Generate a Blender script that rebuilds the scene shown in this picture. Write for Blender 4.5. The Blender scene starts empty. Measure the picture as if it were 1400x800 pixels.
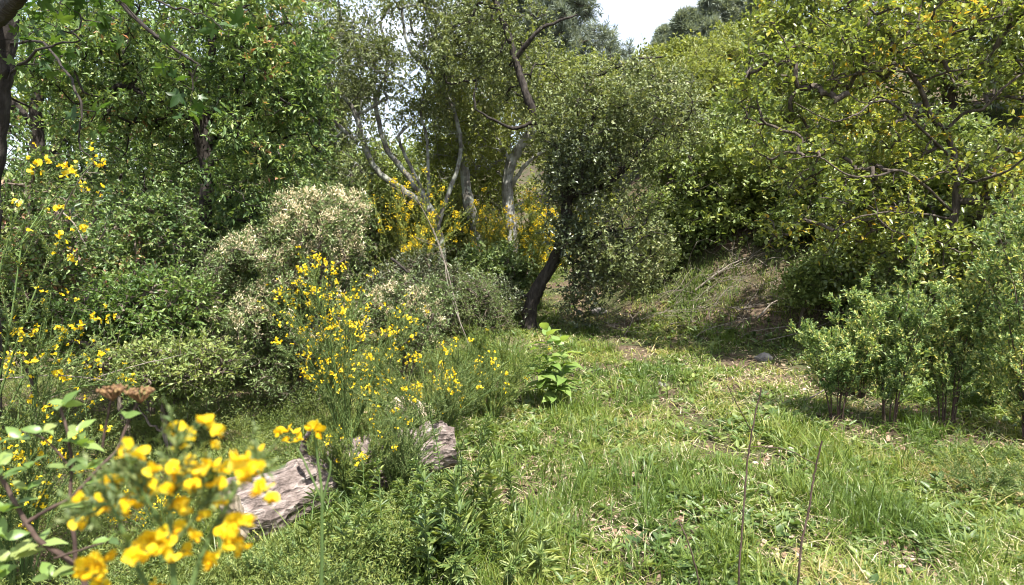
import bpy, math
import numpy as np
from mathutils import Vector

# ------------------------------------------------------------------ camera, sky, sun, exposure
sc = bpy.context.scene
COL = sc.collection
PITCH = math.radians(6.0)
EYE = 1.58
FPX = 929.0                       # focal length in pixels of a 1400 px wide picture
cam = bpy.data.cameras.new('camera')
camo = bpy.data.objects.new('camera', cam)
COL.objects.link(camo)
camo.location = (0, 0, EYE)
camo.rotation_euler = (math.radians(90) - PITCH, 0, 0)
cam.sensor_width = 36
cam.lens = 36 * FPX / 1400
cam.clip_start = 0.05
cam.clip_end = 2000
cam.dof.use_dof = True
cam.dof.focus_distance = 5.5
cam.dof.aperture_fstop = 5.6
sc.camera = camo

SUN_DIR = Vector((0.20, -0.38, 0.90)).normalized()      # towards the sun
SUN_EL = math.asin(SUN_DIR.z)
sun = bpy.data.lights.new('sun', 'SUN')
sun.energy = 5.0
sun.angle = math.radians(0.55)
sun.color = (1.0, 0.955, 0.88)
suno = bpy.data.objects.new('sun', sun)
COL.objects.link(suno)
suno.rotation_euler = (-SUN_DIR).to_track_quat('-Z', 'Y').to_euler()

world = bpy.data.worlds.new('World')
sc.world = world
world.use_nodes = True
nt = world.node_tree
nt.nodes.clear()
sky = nt.nodes.new('ShaderNodeTexSky')
sky.sky_type = 'NISHITA'
sky.sun_disc = False
sky.sun_elevation = SUN_EL
sky.sun_rotation = math.atan2(SUN_DIR.x, SUN_DIR.y)
sky.dust_density = 2.5
tc = nt.nodes.new('ShaderNodeTexCoord')
mp = nt.nodes.new('ShaderNodeMapping')
mp.inputs['Scale'].default_value = (1.0, 1.0, 2.6)
nz = nt.nodes.new('ShaderNodeTexNoise')
nz.inputs['Scale'].default_value = 2.2
nz.inputs['Detail'].default_value = 6
rp = nt.nodes.new('ShaderNodeValToRGB')
rp.color_ramp.elements[0].position = 0.30
rp.color_ramp.elements[1].position = 0.66
mx = nt.nodes.new('ShaderNodeMix')
mx.data_type = 'RGBA'
mx.inputs['B'].default_value = (3.05, 3.2, 3.5, 1)       # thin bright cloud
bg = nt.nodes.new('ShaderNodeBackground')
bg.inputs['Strength'].default_value = 0.15
wo = nt.nodes.new('ShaderNodeOutputWorld')
L = nt.links.new
L(tc.outputs['Generated'], mp.inputs['Vector'])
L(mp.outputs['Vector'], nz.inputs['Vector'])
L(nz.outputs['Fac'], rp.inputs['Fac'])
L(rp.outputs['Color'], mx.inputs['Factor'])
L(sky.outputs['Color'], mx.inputs['A'])
L(mx.outputs['Result'], bg.inputs['Color'])
L(bg.outputs['Background'], wo.inputs['Surface'])

sc.view_settings.view_transform = 'Standard'
sc.view_settings.look = 'None'
sc.view_settings.gamma = 1
sc.view_settings.exposure = 1.45
sc.cycles.max_bounces = 8
sc.cycles.diffuse_bounces = 5
sc.cycles.glossy_bounces = 2
sc.cycles.transmission_bounces = 5
sc.cycles.transparent_max_bounces = 4
sc.cycles.use_denoising = True
sc.cycles.use_adaptive_sampling = True
sc.cycles.pixel_filter_type = 'BLACKMAN_HARRIS'
sc.cycles.filter_width = 1.0

# ------------------------------------------------------------------ numeric helpers
def RNG(seed):
    return np.random.default_rng(seed)

def norm(v):
    return v / np.maximum(np.linalg.norm(v, axis=-1, keepdims=True), 1e-9)

def _hash(ix, iy, iz, seed):
    with np.errstate(over='ignore'):
        h = (ix.astype(np.int64) * 374761393 + iy.astype(np.int64) * 668265263 +
             iz.astype(np.int64) * 2147483647 + seed * 1274126177) & 0xFFFFFFFF
        h = ((h ^ (h >> 13)) * 1274126177) & 0xFFFFFFFF
        h = (h ^ (h >> 16)) & 0xFFFFFF
    return h / float(0xFFFFFF)

def vnoise(p, scale, seed=0):
    """smooth value noise 0..1 at points p (N,3)"""
    q = np.asarray(p, float) / scale
    i = np.floor(q)
    f = q - i
    f = f * f * (3 - 2 * f)
    out = 0
    for dx in (0, 1):
        wx = f[:, 0] if dx else 1 - f[:, 0]
        for dy in (0, 1):
            wy = f[:, 1] if dy else 1 - f[:, 1]
            for dz in (0, 1):
                wz = f[:, 2] if dz else 1 - f[:, 2]
                out = out + wx * wy * wz * _hash(i[:, 0] + dx, i[:, 1] + dy, i[:, 2] + dz, seed)
    return out

def n2(x, y, scale, seed=0):
    x = np.asarray(x, float); y = np.asarray(y, float)
    sh = x.shape
    p = np.stack([x.ravel(), y.ravel(), np.zeros(x.size)], 1)
    return vnoise(p, scale, seed).reshape(sh)

def sstep(a, b, x):
    t = np.clip((x - a) / (b - a), 0, 1)
    return t * t * (3 - 2 * t)

def ground(x, y):
    """height of the ground in metres"""
    x = np.asarray(x, float); y = np.asarray(y, float)
    t = (y - 11.5) + 0.42 * np.clip(x, -8, 9)
    soft = np.where(t > 6, t, 0.9 * np.log1p(np.exp(np.clip(t, -30, 6) / 0.9)))
    slope = 0.10 + 0.25 * sstep(-3, 12, x)
    hill = slope * soft
    hill = hill + 1.35 * sstep(-1.8, .9, t) * sstep(1.2, 3.4, x)
    hill = np.where(hill > 9, 9 + 7 * (1 - np.exp(-(hill - 9) / 9)), hill)
    left = -0.22 * sstep(-0.6, -3.5, x) * sstep(1.0, 3.0, y) * (1 - sstep(12, 18, y))
    bumps = 0.16 * (n2(x, y, 2.6, 5) - 0.5) + 0.07 * (n2(x, y, 0.8, 6) - 0.5) + 0.025 * (n2(x, y, 0.22, 7) - 0.5)
    return hill + left + bumps

cp, sp_ = math.cos(PITCH), math.sin(PITCH)

def ray(px, py):
    a = (px - 700) / FPX
    b = -(py - 400) / FPX
    # camera forward (0,cp,-sp), up (0,sp,cp)
    d = np.array([a, cp + b * sp_, -sp_ + b * cp])
    return d / d[1]

def P(px, py, Y):
    """point at distance Y (metres along the ground) seen at that place of the photograph"""
    return np.array([0, 0, EYE]) + ray(px, py) * Y

def G(px, py):
    """point of the ground seen at that place of the photograph"""
    r = ray(px, py)
    Y = 0.5
    while Y < 60:
        q = np.array([0, 0, EYE]) + r * Y
        if q[2] <= float(ground(q[0], q[1])):
            return q
        Y += 0.02
    return q

def on_ground(x, y, dz=0.0):
    return np.array([x, y, float(ground(x, y)) + dz])

def GX(px, Y, dz=-0.03):
    """ground point at distance Y in that direction"""
    x = (px - 700) / FPX * Y
    return on_ground(x, Y, dz)

# ------------------------------------------------------------------ mesh building
class Geo:
    def __init__(self):
        self.v = []; self.f = []; self.nv = 0; self.r = []; self.m = []
    def add(self, V, F, R=None, M=0):
        """V (N,3), F (M,k) indices, R per face random"""
        if len(F) == 0:
            return
        self.v.append(np.asarray(V, np.float32))
        F = np.asarray(F, np.int64) + self.nv
        self.f.append(F)
        if R is None:
            R = np.full(len(F), 0.5)
        self.r.append(np.asarray(R, np.float32))
        self.m.append(np.full(len(F), M, np.int32))
        self.nv += len(V)
    def build(self, name, mats, parent=None, smooth=False, loc=None):
        me = bpy.data.meshes.new(name)
        V = np.concatenate(self.v)
        org = np.zeros(3) if loc is None else np.asarray(loc, float)
        V = V - org.astype(np.float32)
        me.vertices.add(len(V))
        me.vertices.foreach_set('co', V.astype(np.float32).ravel())
        tot = np.concatenate([np.full(len(f), f.shape[1], np.int32) for f in self.f])
        idx = np.concatenate([f.ravel() for f in self.f]).astype(np.int32)
        me.loops.add(len(idx))
        me.loops.foreach_set('vertex_index', idx)
        me.polygons.add(len(tot))
        st = np.concatenate([[0], np.cumsum(tot)[:-1]]).astype(np.int32)
        me.polygons.foreach_set('loop_start', st)
        me.polygons.foreach_set('loop_total', tot)
        if not isinstance(mats, (list, tuple)):
            mats = [mats]
        for m in mats:
            me.materials.append(m)
        me.polygons.foreach_set('material_index', np.concatenate(self.m))
        me.update(calc_edges=True)
        at = me.attributes.new('rnd', 'FLOAT', 'FACE')
        at.data.foreach_set('value', np.concatenate(self.r))
        if smooth:
            me.polygons.foreach_set('use_smooth', np.ones(len(tot), bool))
        o = bpy.data.objects.new(name, me)
        COL.objects.link(o)
        if parent is not None:
            o.parent = parent
        o.location = tuple(org - (np.array(parent.location) if parent is not None else 0))
        return o

def leaves(g, pos, d, nrm, Ln, Wd, rng, shape='fold', R=None, M=0, droop=0.15):
    """many leaves: base pos, direction d, surface normal nrm, length and width arrays"""
    N = len(pos)
    if N == 0:
        return
    Ln = np.broadcast_to(np.asarray(Ln, float), (N,))[:, None]
    Wd = np.broadcast_to(np.asarray(Wd, float), (N,))[:, None]
    d = norm(d)
    s = norm(np.cross(d, nrm))
    n = norm(np.cross(s, d))
    if R is None:
        R = rng.random(N)
    if shape == 'fold':            # two triangles meeting along the midrib
        fold = (0.10 + 0.22 * rng.random((N, 1))) * Wd
        base = pos
        tip = pos + d * Ln - n * Ln * droop
        a = pos + d * Ln * 0.48 + s * Wd * 0.5 + n * fold
        b = pos + d * Ln * 0.48 - s * Wd * 0.5 + n * fold
        V = np.stack([base, a, tip, b], 1).reshape(-1, 3)
        k = np.arange(N)[:, None] * 4
        F = np.concatenate([k + [0, 1, 2], k + [0, 2, 3]])
        g.add(V, F, np.concatenate([R, R]), M)
    elif shape == 'oval':          # six points, two quads
        fold = (0.05 + 0.16 * rng.random((N, 1))) * Wd
        mid = -n * Ln * droop
        p0 = pos
        t = pos + d * Ln + mid
        a1 = pos + d * Ln * 0.30 + s * Wd * 0.46 + n * fold
        a2 = pos + d * Ln * 0.68 + s * Wd * 0.42 + n * fold + mid * 0.35
        b1 = pos + d * Ln * 0.30 - s * Wd * 0.46 + n * fold
        b2 = pos + d * Ln * 0.68 - s * Wd * 0.42 + n * fold + mid * 0.35
        V = np.stack([p0, a1, a2, t, b2, b1], 1).reshape(-1, 3)
        k = np.arange(N)[:, None] * 6
        F = np.concatenate([k + [0, 1, 2, 3], k + [0, 3, 4, 5]])
        g.add(V, F, np.concatenate([R, R]), M)
    elif shape == 'big':           # a large leaf with a pointed tip, midrib and curved blade
        ts = np.array([0.0, .12, .3, .5, .7, .87, 1.0])
        ws = np.array([.03, .5, .92, 1.0, .78, .36, .0]) * 0.5
        rows = []
        for t_, w_ in zip(ts, ws):
            c = pos + d * Ln * t_ - n * Ln * droop * t_ * t_ * 2
            up = n * Wd * 0.26 * w_
            wav = 0.07 * Wd * math.sin(t_ * 14)
            rows += [c - s * Wd * w_ + up + n * wav, c, c + s * Wd * w_ + up - n * wav]
        V = np.stack(rows, 1).reshape(-1, 3)
        m = len(rows)
        k = np.arange(N)[:, None] * m
        Fs = []
        for i in range(len(ts) - 1):
            for j in (0, 1):
                a = 3 * i + j
                Fs.append(k + [a, a + 1, a + 4, a + 3])
        g.add(V, np.concatenate(Fs), np.tile(R, len(Fs)), M)
    elif shape == 'lobed':         # palmate leaf, five pointed lobes
        angs = np.radians([180, 150, 118, 96, 66, 50, 36, 20, 0, -20, -36, -50, -66, -96, -118, -150])
        rads = np.array([.08, .34, .50, .30, .80, .62, .42, .66, 1.0, .66, .42, .62, .80, .30, .50, .34])
        c0 = pos + d * Ln * 0.30
        ring = [c0]
        for a, r in zip(angs, rads):
            off = (d * math.cos(a) * Ln * 0.68 + s * math.sin(a) * Wd * 0.62) * r
            ring.append(c0 + off - n * (r ** 2) * Ln * droop + n * 0.05 * Wd * abs(math.sin(a * 2)))
        V = np.stack(ring, 1).reshape(-1, 3)
        m = len(ring)
        k = np.arange(N)[:, None] * m
        Fs = [k + [0, 1 + i, 1 + (i + 1) % 16] for i in range(16)]
        g.add(V, np.concatenate(Fs), np.tile(R, 16), M)

def tubes(g, Pts, Rad, sides=5, M=0, R=None):
    """M tubes at once: Pts (M,K,3), Rad (M,K)"""
    Pts = np.asarray(Pts, float); Rad = np.asarray(Rad, float)
    if len(Pts) == 0:
        return
    Mn, K, _ = Pts.shape
    T = np.empty_like(Pts)
    T[:, 1:-1] = Pts[:, 2:] - Pts[:, :-2]
    T[:, 0] = Pts[:, 1] - Pts[:, 0]
    T[:, -1] = Pts[:, -1] - Pts[:, -2]
    T = norm(T)
    mean = np.abs(norm(Pts[:, -1] - Pts[:, 0]))
    ref = np.zeros((Mn, 3))
    ref[np.arange(Mn), np.argmin(mean, 1)] = 1
    U = norm(np.cross(T, ref[:, None, :]))
    W = np.cross(T, U)
    a = np.arange(sides) * 2 * math.pi / sides
    ring = (U[:, :, None, :] * np.cos(a)[None, None, :, None] + W[:, :, None, :] * np.sin(a)[None, None, :, None])
    V = Pts[:, :, None, :] + ring * Rad[:, :, None, None]
    V = V.reshape(-1, 3)
    base = (np.arange(Mn) * K * sides)[:, None, None]
    kk = (np.arange(K - 1) * sides)[None, :, None]
    s0 = np.arange(sides)[None, None, :]
    s1 = (np.arange(sides) + 1)[None, None, :] % sides
    q = np.stack([base + kk + s0, base + kk + s1, base + kk + sides + s1, base + kk + sides + s0], -1).reshape(-1, 4)
    rr = None
    if R is not None:
        rr = np.repeat(np.asarray(R, float), (K - 1) * sides)
    g.add(V, q, rr, M)

def smooth_line(pts, n=4):
    """Catmull-Rom through the points"""
    p = np.asarray(pts, float)
    p = np.vstack([2 * p[0] - p[1], p, 2 * p[-1] - p[-2]])
    out = []
    for i in range(1, len(p) - 2):
        for t in np.linspace(0, 1, n, endpoint=False):
            a, b, c, d = p[i - 1], p[i], p[i + 1], p[i + 2]
            out.append(0.5 * ((2 * b) + (c - a) * t + (2 * a - 5 * b + 4 * c - d) * t * t + (3 * b - a - 3 * c + d) * t ** 3))
    out.append(p[-2])
    return np.array(out)

def limb(g, pts, r0, r1, sides=9, rng=None, wob=0.0, n=6, flare=0.0):
    L_ = smooth_line(pts, n)
    K = len(L_)
    t = np.linspace(0, 1, K)
    R_ = r0 + (r1 - r0) * t
    if flare:
        R_ = R_ * (1 + flare * np.exp(-t * K / 3.0))
    if rng is not None and wob:
        L_[1:-1] += (rng.random((K - 2, 3)) - 0.5) * wob
        R_ = R_ * (0.9 + 0.2 * rng.random(K))
    tubes(g, L_[None], R_[None], sides)
    return L_, R_

def randdir(rng, N):
    return norm(rng.normal(size=(N, 3)))

# ------------------------------------------------------------------ materials
def newmat(name):
    m = bpy.data.materials.new(name)
    m.use_nodes = True
    n = m.node_tree.nodes
    n.clear()
    return m, n, m.node_tree.links.new

def ramp(n, cols):
    r = n.new('ShaderNodeValToRGB')
    el = r.color_ramp.elements
    while len(el) < len(cols):
        el.new(0.5)
    for e, (p, c) in zip(el, cols):
        e.position = p
        e.color = (*c, 1)
    return r

def leafmat(name, cols, trans=0.35, rough=0.45, spec=0.4, clump=1.2, tint=(1.25, 1.2, 0.55), amount=0.5):
    """thin leaves: glossy diffuse front plus light coming through; colour differs leaf by leaf and clump by clump"""
    m, n, L = newmat(name)
    at = n.new('ShaderNodeAttribute'); at.attribute_name = 'rnd'
    geo = n.new('ShaderNodeNewGeometry')
    nz = n.new('ShaderNodeTexNoise'); nz.inputs['Scale'].default_value = 1 / clump; nz.inputs['Detail'].default_value = 2
    L(geo.outputs['Position'], nz.inputs['Vector'])
    ma = n.new('ShaderNodeMath'); ma.operation = 'MULTIPLY_ADD'
    ma.inputs[1].default_value = amount * 2; ma.inputs[2].default_value = -amount
    L(nz.outputs['Fac'], ma.inputs[0])
    ad = n.new('ShaderNodeMath'); ad.operation = 'ADD'; ad.use_clamp = True
    L(at.outputs['Fac'], ad.inputs[0]); L(ma.outputs[0], ad.inputs[1])
    r = ramp(n, cols)
    L(ad.outputs[0], r.inputs['Fac'])
    pb = n.new('ShaderNodeBsdfPrincipled')
    pb.inputs['Roughness'].default_value = rough
    pb.inputs['Specular IOR Level'].default_value = spec
    L(r.outputs['Color'], pb.inputs['Base Color'])
    tr = n.new('ShaderNodeBsdfTranslucent')
    mul = n.new('ShaderNodeMix'); mul.data_type = 'RGBA'; mul.blend_type = 'MULTIPLY'
    mul.inputs['Factor'].default_value = 1
    mul.inputs['B'].default_value = (*tint, 1)
    L(r.outputs['Color'], mul.inputs['A'])
    L(mul.outputs['Result'], tr.inputs['Color'])
    mix = n.new('ShaderNodeMixShader'); mix.inputs[0].default_value = trans
    L(pb.outputs[0], mix.inputs[1]); L(tr.outputs[0], mix.inputs[2])
    o = n.new('ShaderNodeOutputMaterial')
    L(mix.outputs[0], o.inputs['Surface'])
    return m

def barkmat(name, c1, c2, c3, scale=14, bump=0.6, lichen=None, axis=None):
    m, n, L = newmat(name)
    tc = n.new('ShaderNodeTexCoord')
    mp = n.new('ShaderNodeMapping'); mp.inputs['Scale'].default_value = (1, 1, 0.35)
    if axis is None:
        L(tc.outputs['Object'], mp.inputs['Vector'])
    else:
        m0 = n.new('ShaderNodeMapping'); m0.inputs['Rotation'].default_value = (0, 0, -axis)
        mp.inputs['Scale'].default_value = (.5, 1, 1)
        L(tc.outputs['Object'], m0.inputs['Vector']); L(m0.outputs['Vector'], mp.inputs['Vector'])
    nz = n.new('ShaderNodeTexNoise'); nz.inputs['Scale'].default_value = scale; nz.inputs['Detail'].default_value = 8
    nz.inputs['Roughness'].default_value = 0.7
    L(mp.outputs['Vector'], nz.inputs['Vector'])
    r = ramp(n, [(0.3, c1), (0.5, c2), (0.72, c3)])
    L(nz.outputs['Fac'], r.inputs['Fac'])
    col = r.outputs['Color']
    vo = n.new('ShaderNodeTexVoronoi'); vo.inputs['Scale'].default_value = scale * 1.6
    L(mp.outputs['Vector'], vo.inputs['Vector'])
    if lichen:
        n2_ = n.new('ShaderNodeTexNoise'); n2_.inputs['Scale'].default_value = scale * 0.5; n2_.inputs['Detail'].default_value = 5
        L(tc.outputs['Object'], n2_.inputs['Vector'])
        rr = ramp(n, [(0.46, (0, 0, 0)), (0.56, (1, 1, 1))])
        L(n2_.outputs['Fac'], rr.inputs['Fac'])
        mx = n.new('ShaderNodeMix'); mx.data_type = 'RGBA'
        mx.inputs['B'].default_value = (*lichen, 1)
        L(rr.outputs['Color'], mx.inputs['Factor']); L(col, mx.inputs['A'])
        col = mx.outputs['Result']
    pb = n.new('ShaderNodeBsdfPrincipled'); pb.inputs['Roughness'].default_value = 0.85
    pb.inputs['Specular IOR Level'].default_value = 0.2
    L(col, pb.inputs['Base Color'])
    ad = n.new('ShaderNodeMath'); ad.operation = 'ADD'
    L(nz.outputs['Fac'], ad.inputs[0]); L(vo.outputs['Distance'], ad.inputs[1])
    bu = n.new('ShaderNodeBump'); bu.inputs['Strength'].default_value = bump; bu.inputs['Distance'].default_value = 0.03
    L(ad.outputs[0], bu.inputs['Height']); L(bu.outputs['Normal'], pb.inputs['Normal'])
    o = n.new('ShaderNodeOutputMaterial'); L(pb.outputs[0], o.inputs['Surface'])
    return m

def petalmat(name, cols, trans=0.3):
    return leafmat(name, cols, trans=trans, rough=0.55, spec=0.2, tint=(1.1, 1.0, 0.6), amount=0.1)

M_OAK = leafmat('oak_leaf', [(0.0, (0.041, 0.073, 0.03)), (0.35, (0.094, 0.161, 0.05)), (0.7, (0.189, 0.272, 0.08)), (0.93, (0.334, 0.351, 0.15)), (1.0, (0.446, 0.211, 0.134))], trans=.32, rough=.42, spec=.45)
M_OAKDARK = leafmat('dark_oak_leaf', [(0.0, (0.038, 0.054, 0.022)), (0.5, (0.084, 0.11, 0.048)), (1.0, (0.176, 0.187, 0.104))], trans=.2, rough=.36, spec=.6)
M_GREY = leafmat('grey_oak_leaf', [(0.0, (0.074, 0.098, 0.036)), (0.45, (0.143, 0.178, 0.065)), (0.8, (0.228, 0.263, 0.113)), (1.0, (0.328, 0.321, 0.171))], trans=.3, rough=.5, spec=.35)
M_OLIVE = leafmat('olive_leaf', [(0.0, (0.106, 0.138, 0.035)), (0.5, (0.205, 0.246, 0.068)), (1.0, (0.33, 0.347, 0.121))], trans=.45)
M_YGREEN = leafmat('yellow_green_leaf', [(0.0, (0.091, 0.126, 0.036)), (0.45, (0.173, 0.227, 0.059)), (0.8, (0.325, 0.354, 0.088)), (0.93, (0.415, 0.367, 0.054)), (1.0, (0.512, 0.306, 0.045))], trans=.45, rough=.32, spec=.6)
M_BROAD = leafmat('broad_leaf', [(0.0, (0.083, 0.116, 0.048)), (0.4, (0.168, 0.232, 0.082)), (0.78, (0.313, 0.365, 0.124)), (0.95, (0.596, 0.556, 0.184)), (1.0, (0.8, 0.427, 0.124))], trans=.42, rough=.30, spec=.65)
M_PINE = leafmat('pine_needle', [(0.0, (0.126, 0.161, 0.126)), (0.5, (0.218, 0.262, 0.21)), (1.0, (0.336, 0.371, 0.315))], trans=.3, rough=.6)
M_BUSH = leafmat('bush_leaf', [(0.0, (0.08, 0.122, 0.037)), (0.5, (0.172, 0.233, 0.068)), (1.0, (0.323, 0.359, 0.121))], trans=.35)
M_LUSH = leafmat('lush_leaf', [(0.0, (0.058, 0.111, 0.031)), (0.5, (0.125, 0.204, 0.053)), (1.0, (0.251, 0.315, 0.095))], trans=.4, rough=.35)
M_WHITEBUSH = leafmat('shrub_leaf', [(0.0, (0.061, 0.091, 0.031)), (0.5, (0.13, 0.184, 0.061)), (1.0, (0.24, 0.312, 0.108))], trans=.25)
M_TUFT = leafmat('dry_flower_tuft', [(0.0, (0.48, 0.407, 0.24)), (0.5, (0.707, 0.601, 0.392)), (1.0, (0.82, 0.782, 0.546))], trans=.3, rough=.7, tint=(1, .95, .75), amount=.2)
M_BROOM = leafmat('broom_leaf', [(0.0, (0.065, 0.109, 0.034)), (0.5, (0.14, 0.197, 0.064)), (1.0, (0.263, 0.299, 0.123))], trans=.35, rough=.5)
M_SAGE = leafmat('sapling_leaf', [(0.0, (0.086, 0.154, 0.058)), (0.45, (0.197, 0.289, 0.102)), (0.85, (0.374, 0.452, 0.182)), (1.0, (0.692, 0.635, 0.228))], trans=.38, rough=.42, clump=.4)
M_WEED = leafmat('weed_leaf', [(0.0, (0.055, 0.097, 0.031)), (0.5, (0.121, 0.184, 0.052)), (1.0, (0.255, 0.303, 0.094))], trans=.35, rough=.42, clump=.5)
M_CLOVER = leafmat('groundcover_leaf', [(0.0, (0.075, 0.119, 0.028)), (0.5, (0.15, 0.203, 0.049)), (1.0, (0.278, 0.3, 0.081))], trans=.35, rough=.45, clump=.4)
M_BIGLEAF = leafmat('upright_plant_leaf', [(0.0, (0.112, 0.191, 0.044)), (0.5, (0.185, 0.284, 0.073)), (1.0, (0.305, 0.395, 0.124))], trans=.45, rough=.35, clump=.3)
M_SYC = leafmat('lobed_leaf', [(0.0, (0.026, 0.063, 0.014)), (0.5, (0.056, 0.112, 0.024)), (1.0, (0.105, 0.168, 0.036))], trans=.5, rough=.4)
M_YELLOW = petalmat('yellow_petal', [(0.0, (.74, .50, .010)), (.5, (.80, .60, .02)), (1.0, (.84, .70, .07))], .30)
M_YNEAR = leafmat('near_yellow_petal', [(0.0, (.72, .42, .008)), (.35, (.80, .54, .012)), (.75, (.85, .66, .03)), (1.0, (.88, .76, .12))], trans=.42, rough=.6, spec=.2, clump=.007, tint=(1.1, 1.0, .6), amount=.55)
M_ORANGE = petalmat('orange_petal', [(0.0, (.45, .22, .03)), (1.0, (.62, .38, .04))], .2)
M_PURPLE = petalmat('purple_petal', [(0.0, (.30, .04, .34)), (1.0, (.45, .08, .45))], .3)
M_RUST = leafmat('rusty_flower_bud', [(0.0, (0.099, 0.053, 0.025)), (0.5, (0.186, 0.098, 0.042)), (1.0, (0.248, 0.165, 0.063))], trans=.15, rough=.7, amount=.1)
M_GRASS = leafmat('grass_blade', [(0.0, (0.064, 0.112, 0.019)), (0.35, (0.109, 0.17, 0.028)), (0.65, (0.192, 0.241, 0.048)), (0.88, (0.333, 0.318, 0.102)), (1.0, (0.538, 0.41, 0.24))], trans=.38, rough=.42, spec=.45, clump=.9, amount=.55)
M_STRAW = leafmat('dry_straw', [(0.0, (.20, .15, .08)), (.5, (.38, .32, .19)), (1.0, (.58, .52, .36))], trans=.2, rough=.6, tint=(1, .95, .8), amount=.2)
M_LITTER = leafmat('dry_leaf', [(0.0, (.13, .075, .045)), (.5, (.28, .18, .12)), (1.0, (.46, .34, .26))], trans=.15, rough=.65, tint=(1, .9, .7), amount=.2)
M_TALL = leafmat('tall_grass_blade', [(0.0, (0.058, 0.109, 0.021)), (0.5, (0.111, 0.18, 0.039)), (1.0, (0.221, 0.266, 0.075))], trans=.4, rough=.4, clump=.4)

B_DARK = barkmat('dark_bark', (.012, .010, .009), (.035, .029, .024), (.075, .065, .055), 18)
B_BROWN = barkmat('brown_bark', (.030, .024, .019), (.075, .060, .048), (.16, .135, .11), 20)
B_GREY = barkmat('grey_bark', (.055, .050, .042), (.13, .12, .10), (.24, .23, .205), 14, lichen=(.24, .25, .21))
B_PALE = barkmat('pale_bark', (.10, .095, .08), (.20, .19, .17), (.32, .31, .28), 12, lichen=(.34, .34, .31))
B_TWIG = barkmat('twig_bark', (.055, .042, .032), (.12, .095, .072), (.22, .19, .155), 30, bump=.2)
B_PALETWIG = barkmat('pale_twig_bark', (.09, .073, .056), (.18, .155, .125), (.30, .27, .225), 30, bump=.2)
_la, _lb = G(322, 748), G(612, 640)
LOG_AX = math.atan2(_lb[1] - _la[1], _lb[0] - _la[0])
B_LOG = barkmat('fallen_log_bark', (.040, .029, .024), (.22, .175, .155), (.46, .40, .36), 20, bump=1.2, axis=LOG_AX)
B_LOGWOOD = barkmat('split_log_wood', (.22, .17, .12), (.42, .34, .25), (.60, .52, .41), 16, bump=.6)
B_STEM = barkmat('green_stem', (.05, .09, .025), (.09, .14, .04), (.15, .20, .07), 30, bump=.1)
B_REDSTEM = barkmat('red_brown_stem', (.030, .020, .017), (.070, .046, .036), (.13, .092, .074), 30, bump=.2)
B_STONE = barkmat('stone', (.09, .085, .08), (.18, .165, .15), (.32, .30, .27), 8, bump=.7)

# ------------------------------------------------------------------ object bookkeeping
def tag(o, label=None, cat=None, group=None, kind=None):
    if label: o['label'] = label
    if cat: o['category'] = cat
    if group: o['group'] = group
    if kind: o['kind'] = kind
    return o

def thing(name, loc, label, cat, group=None):
    o = bpy.data.objects.new(name, None)
    o.empty_display_size = 0.2
    COL.objects.link(o)
    o.location = tuple(loc)
    return tag(o, label, cat, group)

def under(child, part):
    """make a child of the thing a piece of one of its parts"""
    root = part.parent
    child.location = child.location + root.location
    child.parent = part
    return child

# ------------------------------------------------------------------ generators
def sample_blobs(blobs, N, rng, gap=0.0, gscale=0.5, seed=1, shell=0.5, floor=True):
    """points inside the ellipsoids (centre, radii), more of them near the outside, with noisy gaps"""
    vol = np.array([(b[1][0] * b[1][1] * b[1][2]) ** (2 / 3) * (b[2] if len(b) > 2 else 1) for b in blobs])
    vol = vol / vol.sum()
    out = np.zeros((0, 3)); tries = 0
    while len(out) < N and tries < 30:
        tries += 1
        k = rng.choice(len(blobs), size=N * 2, p=vol)
        c = np.array([b[0] for b in blobs])[k]
        r = np.array([b[1] for b in blobs])[k]
        u = randdir(rng, len(k)) * (rng.random((len(k), 1)) ** (1 / 3 * shell))
        p = c + u * r
        if gap > 0:
            n = 0.6 * vnoise(p, gscale, seed) + 0.4 * vnoise(p, gscale * .45, seed + 3)
            p = p[n > gap]
        if floor:
            p = p[p[:, 2] > ground(p[:, 0], p[:, 1]) + 0.08]
        out = np.concatenate([out, p])
    return out[:N]

def blob(px, py, Y, rx, ry, dep, w=1.0):
    s = Y / FPX
    return (P(px, py, Y), np.array([rx * s, dep, ry * s]), w)

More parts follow.
